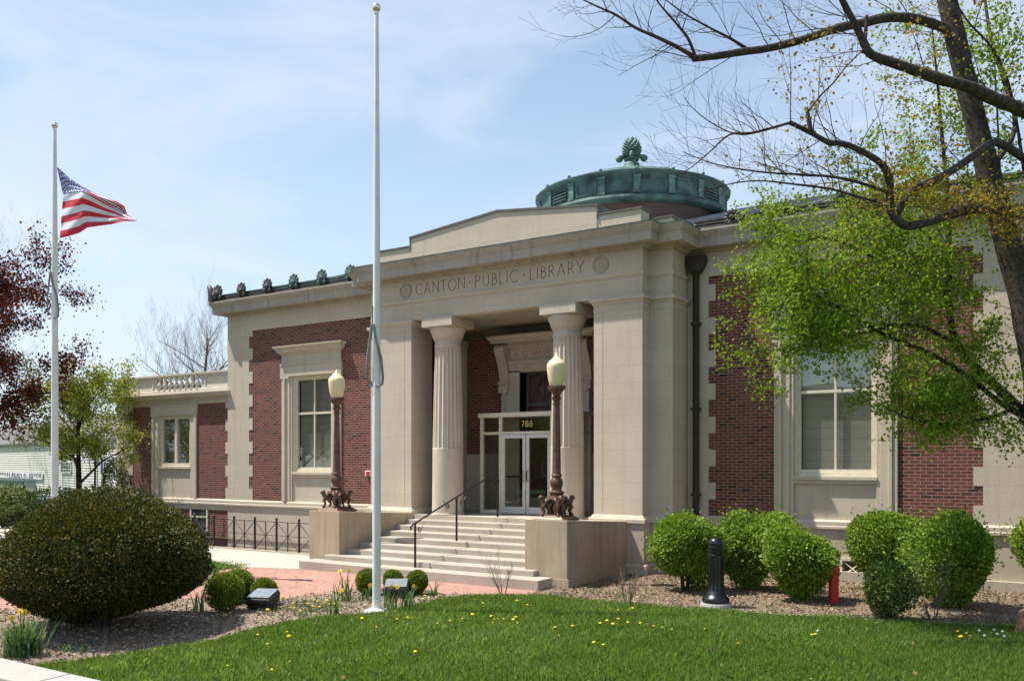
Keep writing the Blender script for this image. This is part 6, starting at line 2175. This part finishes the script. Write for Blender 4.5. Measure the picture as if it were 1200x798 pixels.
def visible(P, margin=60):
    c, s = math.cos(YAW), math.sin(YAW)
    dx, dy = P[:, 0] - CAM[0], P[:, 1] - CAM[1]
    r = dx * c + dy * s; f = -dx * s + dy * c
    px = 600 + FPX * r / np.maximum(f, .1)
    return (f > 5) & (px > -margin) & (px < 1200 + margin)


def fieldnoise(P, seed, sc):
    rs = np.random.RandomState(seed)
    r = np.zeros(len(P))
    for k in range(9):
        a = rs.uniform(0, 2 * PI); w = sc * rs.uniform(0.4, 2.2)
        r += np.sin((P[:, 0] * math.cos(a) + P[:, 1] * math.sin(a)) * w + rs.uniform(0, 6)) / 9
    return r


def grass(name, poly, dens, seed, hmin=0.035, hmax=0.105, w=0.0075, bbox=None, far=False):
    rs = np.random.RandomState(seed)
    xs_ = [p[0] for p in poly]; ys_ = [p[1] for p in poly]
    bb = bbox or (min(xs_), max(xs_), min(ys_), max(ys_))
    n = int((bb[1] - bb[0]) * (bb[3] - bb[2]) * dens)
    P = np.stack([rs.uniform(bb[0], bb[1], n), rs.uniform(bb[2], bb[3], n)], 1)
    jit = P + rs.normal(size=P.shape) * 0.05
    P = P[inside(jit, poly) & visible(P)]
    n = len(P)
    fn = fieldnoise(P, seed + 1, 3.0); f2 = fieldnoise(P, seed + 2, 0.9)
    h = (hmin + (hmax - hmin) * rs.beta(2, 2.5, n)) * (1 + 0.5 * fn + 0.5 * f2)
    a = rs.uniform(0, 2 * PI, n); b_ = rs.uniform(0, 2 * PI, n)
    lean = rs.uniform(0.1, 0.75, n) * h
    side = np.stack([np.cos(a), np.sin(a), np.zeros(n)], 1) * (w * rs.uniform(.7, 1.4, n))[:, None]
    base = np.concatenate([P, np.full((n, 1), G - 0.006)], 1)
    tip = base + np.stack([np.cos(b_) * lean, np.sin(b_) * lean, h], 1)
    mid = base + np.stack([np.cos(b_) * lean * .3, np.sin(b_) * lean * .3, h * .6], 1)
    V = np.stack([base - side, base + side, mid + side * .75, tip, mid - side * .75], 1).reshape(-1, 3)
    F = np.arange(5 * n)
    rnd = np.clip(rs.beta(1.5, 2.2, n) + 0.35 * f2 + 0.25 * fn, 0, 1)
    o = np_mesh(name, V, F, 5, M['grass'], None, rnd)
    return tag(o, 'short green lawn grass', kind='stuff')


grass('lawn_grass', LAWN, 2600, 3, bbox=(0.5, 14.5, -12.7, -2.0))
grass('lawn_grass', LAWN_LEFT, 1100, 4, 0.05, 0.12, 0.011)
# small weeds among the mulch
rs = np.random.RandomState(8)
pts_ = []
for (px, py) in BED + [(1010, 690), (700, 697), (716, 700), (560, 704), (655, 700), (360, 722), (420, 705), (322, 712), (650, 705), (680, 703), (905, 716), (1085, 725)]:
    q = gpos(px + rs.normal() * 4, py + rs.normal() * 1.0)
    pts_.append(q)
c_ = np.repeat(np.array(pts_), 34, 0) + rs.normal(size=(34 * len(pts_), 3)) * np.array([.10, .10, .015])
c_[:, 2] = G + np.abs(rs.normal(size=len(c_))) * 0.03 + 0.01
v, f = leaf_geo(rs, c_, rs.uniform(.03, .075, len(c_)), np.tile([0, 0, .3], (len(c_), 1)), wid=.2)
tag(np_mesh('weeds', v, f, 4, M['strap'], None, rs.uniform(0, 1, len(c_))), 'small green weeds in the mulch', kind='stuff')


def chips(poly, dens, seed, bbox=None, mat='chip'):
    rs = np.random.RandomState(seed)
    xs_ = [p[0] for p in poly]; ys_ = [p[1] for p in poly]
    bb = bbox or (min(xs_), max(xs_), min(ys_), max(ys_))
    n = int((bb[1] - bb[0]) * (bb[3] - bb[2]) * dens)
    P = np.stack([rs.uniform(bb[0], bb[1], n), rs.uniform(bb[2], bb[3], n)], 1)
    jit = P + rs.normal(size=P.shape) * 0.07
    P = P[inside(jit, poly) & visible(P)]
    c = np.concatenate([P, G + rs.uniform(-0.004, 0.022, (len(P), 1))], 1)
    d = np.stack([rs.normal(size=len(P)), rs.normal(size=len(P)), rs.normal(size=len(P)) * .35], 1)
    v, f = leaf_geo(rs, c, rs.uniform(.02, .075, len(P)), d, wid=0.2, fold=.05, spread=.25)
    o = np_mesh('mulch_chips', v, f, 4, M[mat], None, rs.uniform(0, 1, len(P)))
    return tag(o, 'loose bark mulch', kind='stuff')


chips(MULCH_LEFT, 420, 1)
chips(MULCH_RIGHT, 420, 2, (3.2, 14, -4.6, 1.4), 'chipbrown')
rs = np.random.RandomState(77)              # dead leaves blown into the beds, a few on the walk and the lawn
P = np.stack([rs.uniform(-5, 13.5, 5200), rs.uniform(-12.6, 1.2, 5200)], 1)
w_ = np.where(inside(P, MULCH_LEFT), 0.17, np.where(inside(P, MULCH_RIGHT), 0.30, np.where(inside(P, LAWN), 0.06, 0.03)))
P = P[(rs.uniform(0, 1, len(P)) < w_) & ((P[:, 1] < -3.6) | (P[:, 0] > 3.8))]
c_ = np.concatenate([P, np.where(inside(P, LAWN), G + 0.05, G + 0.02)[:, None]], 1)
v, f = leaf_geo(rs, c_, rs.uniform(.03, .085, len(P)), np.stack([rs.normal(size=len(P)), rs.normal(size=len(P)), rs.normal(size=len(P)) * .2], 1), wid=.38, fold=.15, spread=.2)
tag(np_mesh('fallen_leaves', v, f, 4, M['deadleaf'], None, rs.uniform(0, 1, len(P))), 'dry fallen leaves', kind='stuff')

# ------------------------------------------------------------------ far left: clapboard house, shrubs, a parked car
HO = at(60, 600, 48); 
HS = thing('clapboard_house', 'pale clapboard house with a sign board and green-roofed bay, far left behind trees', 'house', (HO.x, HO.y, G))
HS.rotation_euler = (0, 0, -0.25)
def hx(px):
    k = (px - 600) / FPX
    return (48 * k + 24.88) / (0.679 + 0.734 * k)
def hz(py, px=60):
    return CAM[2] - (py - 542.09) * (48 - 0.734 * hx(px)) / FPX - G
b = MB()
x0_, x1_ = hx(-90), hx(150)
zt_ = hz(520)
b.box(x0_, x1_, 0.05, 8, -0.1, zt_)
z = 0.2
while z < zt_ - 0.05:                        # clapboards, each lapping the one below
    b.prism([(0.05, z), (0.012, z), (0.035, z + 0.13), (0.05, z + 0.13)], 'x', x0_, x1_)
    z += 0.13
b.build('clapboard_wall', M['clap'], HS)
b = MB()
b.prism([(-0.12, zt_), (4.0, zt_ + 1.7), (8.4, zt_), (8.4, zt_ + .12), (4.0, zt_ + 1.85), (-0.12, zt_ + .12)], 'x', x0_ - .3, x1_ + .3)
b.build('roof', M['shingle'], HS)
def house_window(pa, pb, ya, yb, nx, nz, shut=False):
    w = MB(); xa, xb, za, zb = hx(pa), hx(pb), hz(yb, pa), hz(ya, pa)
    for (p, q, r_, s_) in ((xa, xb, za, za + .06), (xa, xb, zb - .06, zb), (xa, xa + .06, za, zb), (xb - .06, xb, za, zb)):
        w.box(p, q, -0.05, 0.04, r_, s_)
    for i in range(1, nx):
        x = xa + (xb - xa) * i / nx; w.box(x - .014, x + .014, -0.03, 0.02, za + .06, zb - .06)
    for i in range(1, nz):
        z = za + (zb - za) * i / nz; w.box(xa + .06, xb - .06, -0.028, 0.018, z - .014, z + .014)
    f = w.build('window', M['signwhite'], HS)
    w = MB(); w.box(xa + .03, xb - .03, -0.008, 0.03, za + .03, zb - .03); w.build('pane', M['carglass'], f)
    if shut:
        w = MB(); w.box(xa - .36, xa - .03, -0.04, 0.03, za, zb); w.build('shutter', M['blueshutter'], HS)
        w = MB(); w.box(xb + .03, xb + .36, -0.04, 0.03, za, zb); w.build('shutter', M['blueshutter'], HS)
house_window(122, 137, 536.5, 556, 4, 4, True)
house_window(70, 85, 573, 583, 5, 3)
house_window(72, 84, 541, 554, 4, 3)
b = MB(); b.box(hx(-14), hx(51), -0.06, 0.0, hz(560.5, 25), hz(553.5, 25)); sgn = b.build('sign_board', M['signwhite'], HS)
b = MB()
GLYPH['E'] = (0.56, [[(0.08, 0), (0.08, 1)], [(0.08, .97), (.5, .97)], [(0.08, .52), (.44, .52)], [(0.08, .03), (.5, .03)]])
GLYPH['S'] = (0.56, [[(0.48, 0.85), (0.3, 0.98), (0.1, 0.85), (0.12, 0.65), (0.42, 0.4), (0.48, 0.2), (0.28, 0.02), (0.05, 0.15)]])
GLYPH['W'] = (0.98, [[(0, 1), (.24, 0)], [(.24, 0), (.49, .9)], [(.49, .9), (.74, 0)], [(.74, 0), (.98, 1)]])
GLYPH['F'] = (0.54, [[(0.08, 0), (0.08, 1)], [(0.08, .97), (.5, .97)], [(0.08, .52), (.44, .52)]])
stroke_mesh(b, strokes('LAW OFFICES BRIAN A. JOYCE', hx(-11), hx(49.5), hz(557.6, 25), 0.16, 0.03), -0.075, -0.061, 0.032)
stroke_mesh(b, strokes('ATTORNEY AT LAW', hx(12), hx(40), hz(559.9, 25), 0.08, 0.016), -0.075, -0.061, 0.016)
b.build('sign_lettering', M['signtext'], sgn)
b = MB()
xa, xb = hx(7), hx(43)
b.prism([(xa, hz(569, 25)), (xb, hz(569, 25)), (xb - .45, hz(562.5, 25)), (xa + .45, hz(562.5, 25))], 'y', -0.62, 0.0)
byr = b.build('bay_roof', M['greenroof'], HS)
b = MB()
b.box(xa + .12, xb - .12, -0.55, 0.0, hz(588, 25), hz(569, 25))
bay = b.build('bay', M['signwhite'], HS)
b = MB()
for i in range(4):
    w_ = (xb - xa - .4) / 4
    b.box(xa + .2 + i * w_ + .05, xa + .2 + (i + 1) * w_ - .05, -0.556, -0.54, hz(581, 25), hz(570.5, 25))
b.build('bay_window', M['carglass'], bay)
b = MB(); b.tube([(hx(113), -0.06, 0), (hx(113), -0.06, zt_)], 0.05, 8); b.build('downpipe', M['iron'], HS)

FS = [(12, 36.5, 1.25, 1.55, 'pale flowering rhododendron at the far left before the house', (2.6, 1.2), 0.12),
      (-14, 37, 1.3, 1.6, 'pale rhododendron at the left picture edge', (2.4, 1.2), 0.12),
      (47, 35.5, 1.05, 1.35, 'dark evergreen shrub left of the flagpole foot', (0.8, 3.0), 0.07),
      (74, 36.5, 1.0, 1.5, 'mid green shrub right of the flagpole foot', (1.0, 2.2), 0.08),
      (20, 34.5, 0.55, 0.85, 'small bright leafy clump by the path at left', (2.2, 1.6), 0.08),
      (3, 34.6, 0.5, 0.8, 'small leafy clump at the left edge by the path', (2.0, 1.6), 0.08),
      (130, 33.0, 0.62, 2.75, 'tall dark evergreen against the annex corner', (0.8, 3.0), 0.08),
      (163, 31.2, 0.6, 1.6, 'pale budding shrub against the annex wall behind the yew', (2.8, 1.2), 0.09),
      (100, 38, 1.0, 1.3, 'shrub behind the lime tree trunk', (1.0, 2.2), 0.09)]
for i, (px, d, rx, h, lab, cb_, sz) in enumerate(FS):
    x, y, _ = gl(px, d)
    shrub('garden_shrub', lab, 'shrub', (x, y, G), rx, rx * .8, h, 2600, sz, M['farleaf'], 100 + i, low=0.05, power=2.1, taper=0.1, amp=0.12, stems=4, group='shrubs before the far house', colbias=cb_)

cp = at(4, 600, 40)
CAR = thing('parked_car', 'grey parked car half hidden by shrubs at the far left', 'car', (cp.x, cp.y, G))
CAR.rotation_euler = (0, 0, YAW + 0.35)
b = MB()
body = [(-2.15, 0.32), (-2.2, 0.62), (-2.05, 0.82), (-1.35, 0.93), (-0.95, 0.98), (1.35, 0.98), (2.05, 0.90), (2.18, 0.65), (2.15, 0.32)]
b.prism(body, 'y', -0.85, 0.85)
b.build('body', M['carpaint'], CAR, bevel=0.08, seg=3)
b = MB()
cab = [(-1.15, 0.97), (-0.45, 1.42), (0.75, 1.45), (1.5, 0.97)]
vs = [(x_, s * (0.78 if z_ < 1 else 0.62), z_) for s in (-1, 1) for x_, z_ in cab]
b.add(vs, [(0, 1, 2, 3), (7, 6, 5, 4), (0, 4, 5, 1), (1, 5, 6, 2), (2, 6, 7, 3), (0, 3, 7, 4)])
b.build('windows', M['carglass'], CAR, bevel=0.03)
b = MB(); b.box(-0.45, 0.75, -0.6, 0.6, 1.425, 1.475); b.build('roof', M['carpaint'], CAR, bevel=0.03)
for x_ in (-1.35, 1.35):
    for s in (-1, 1):
        b = MB()
        b.lathe([(0, -0.1), (0.3, -0.1), (0.32, -0.06), (0.32, 0.06), (0.3, 0.1), (0, 0.1)], 0, 0, 0, 20)
        b.v = [(x_ + p[0], s * 0.8 + p[2], 0.32 + p[1]) for p in b.v]
        w_ = b.build('wheel', M['rubber'], CAR)
        b = MB(); b.lathe([(0, -0.01), (0.19, -0.01), (0.19, 0.01), (0, 0.01)], 0, 0, 0, 16)
        b.v = [(x_ + p[0], s * 0.905 + p[2], 0.32 + p[1]) for p in b.v]
        b.build('rim', M['carpaint'], w_)
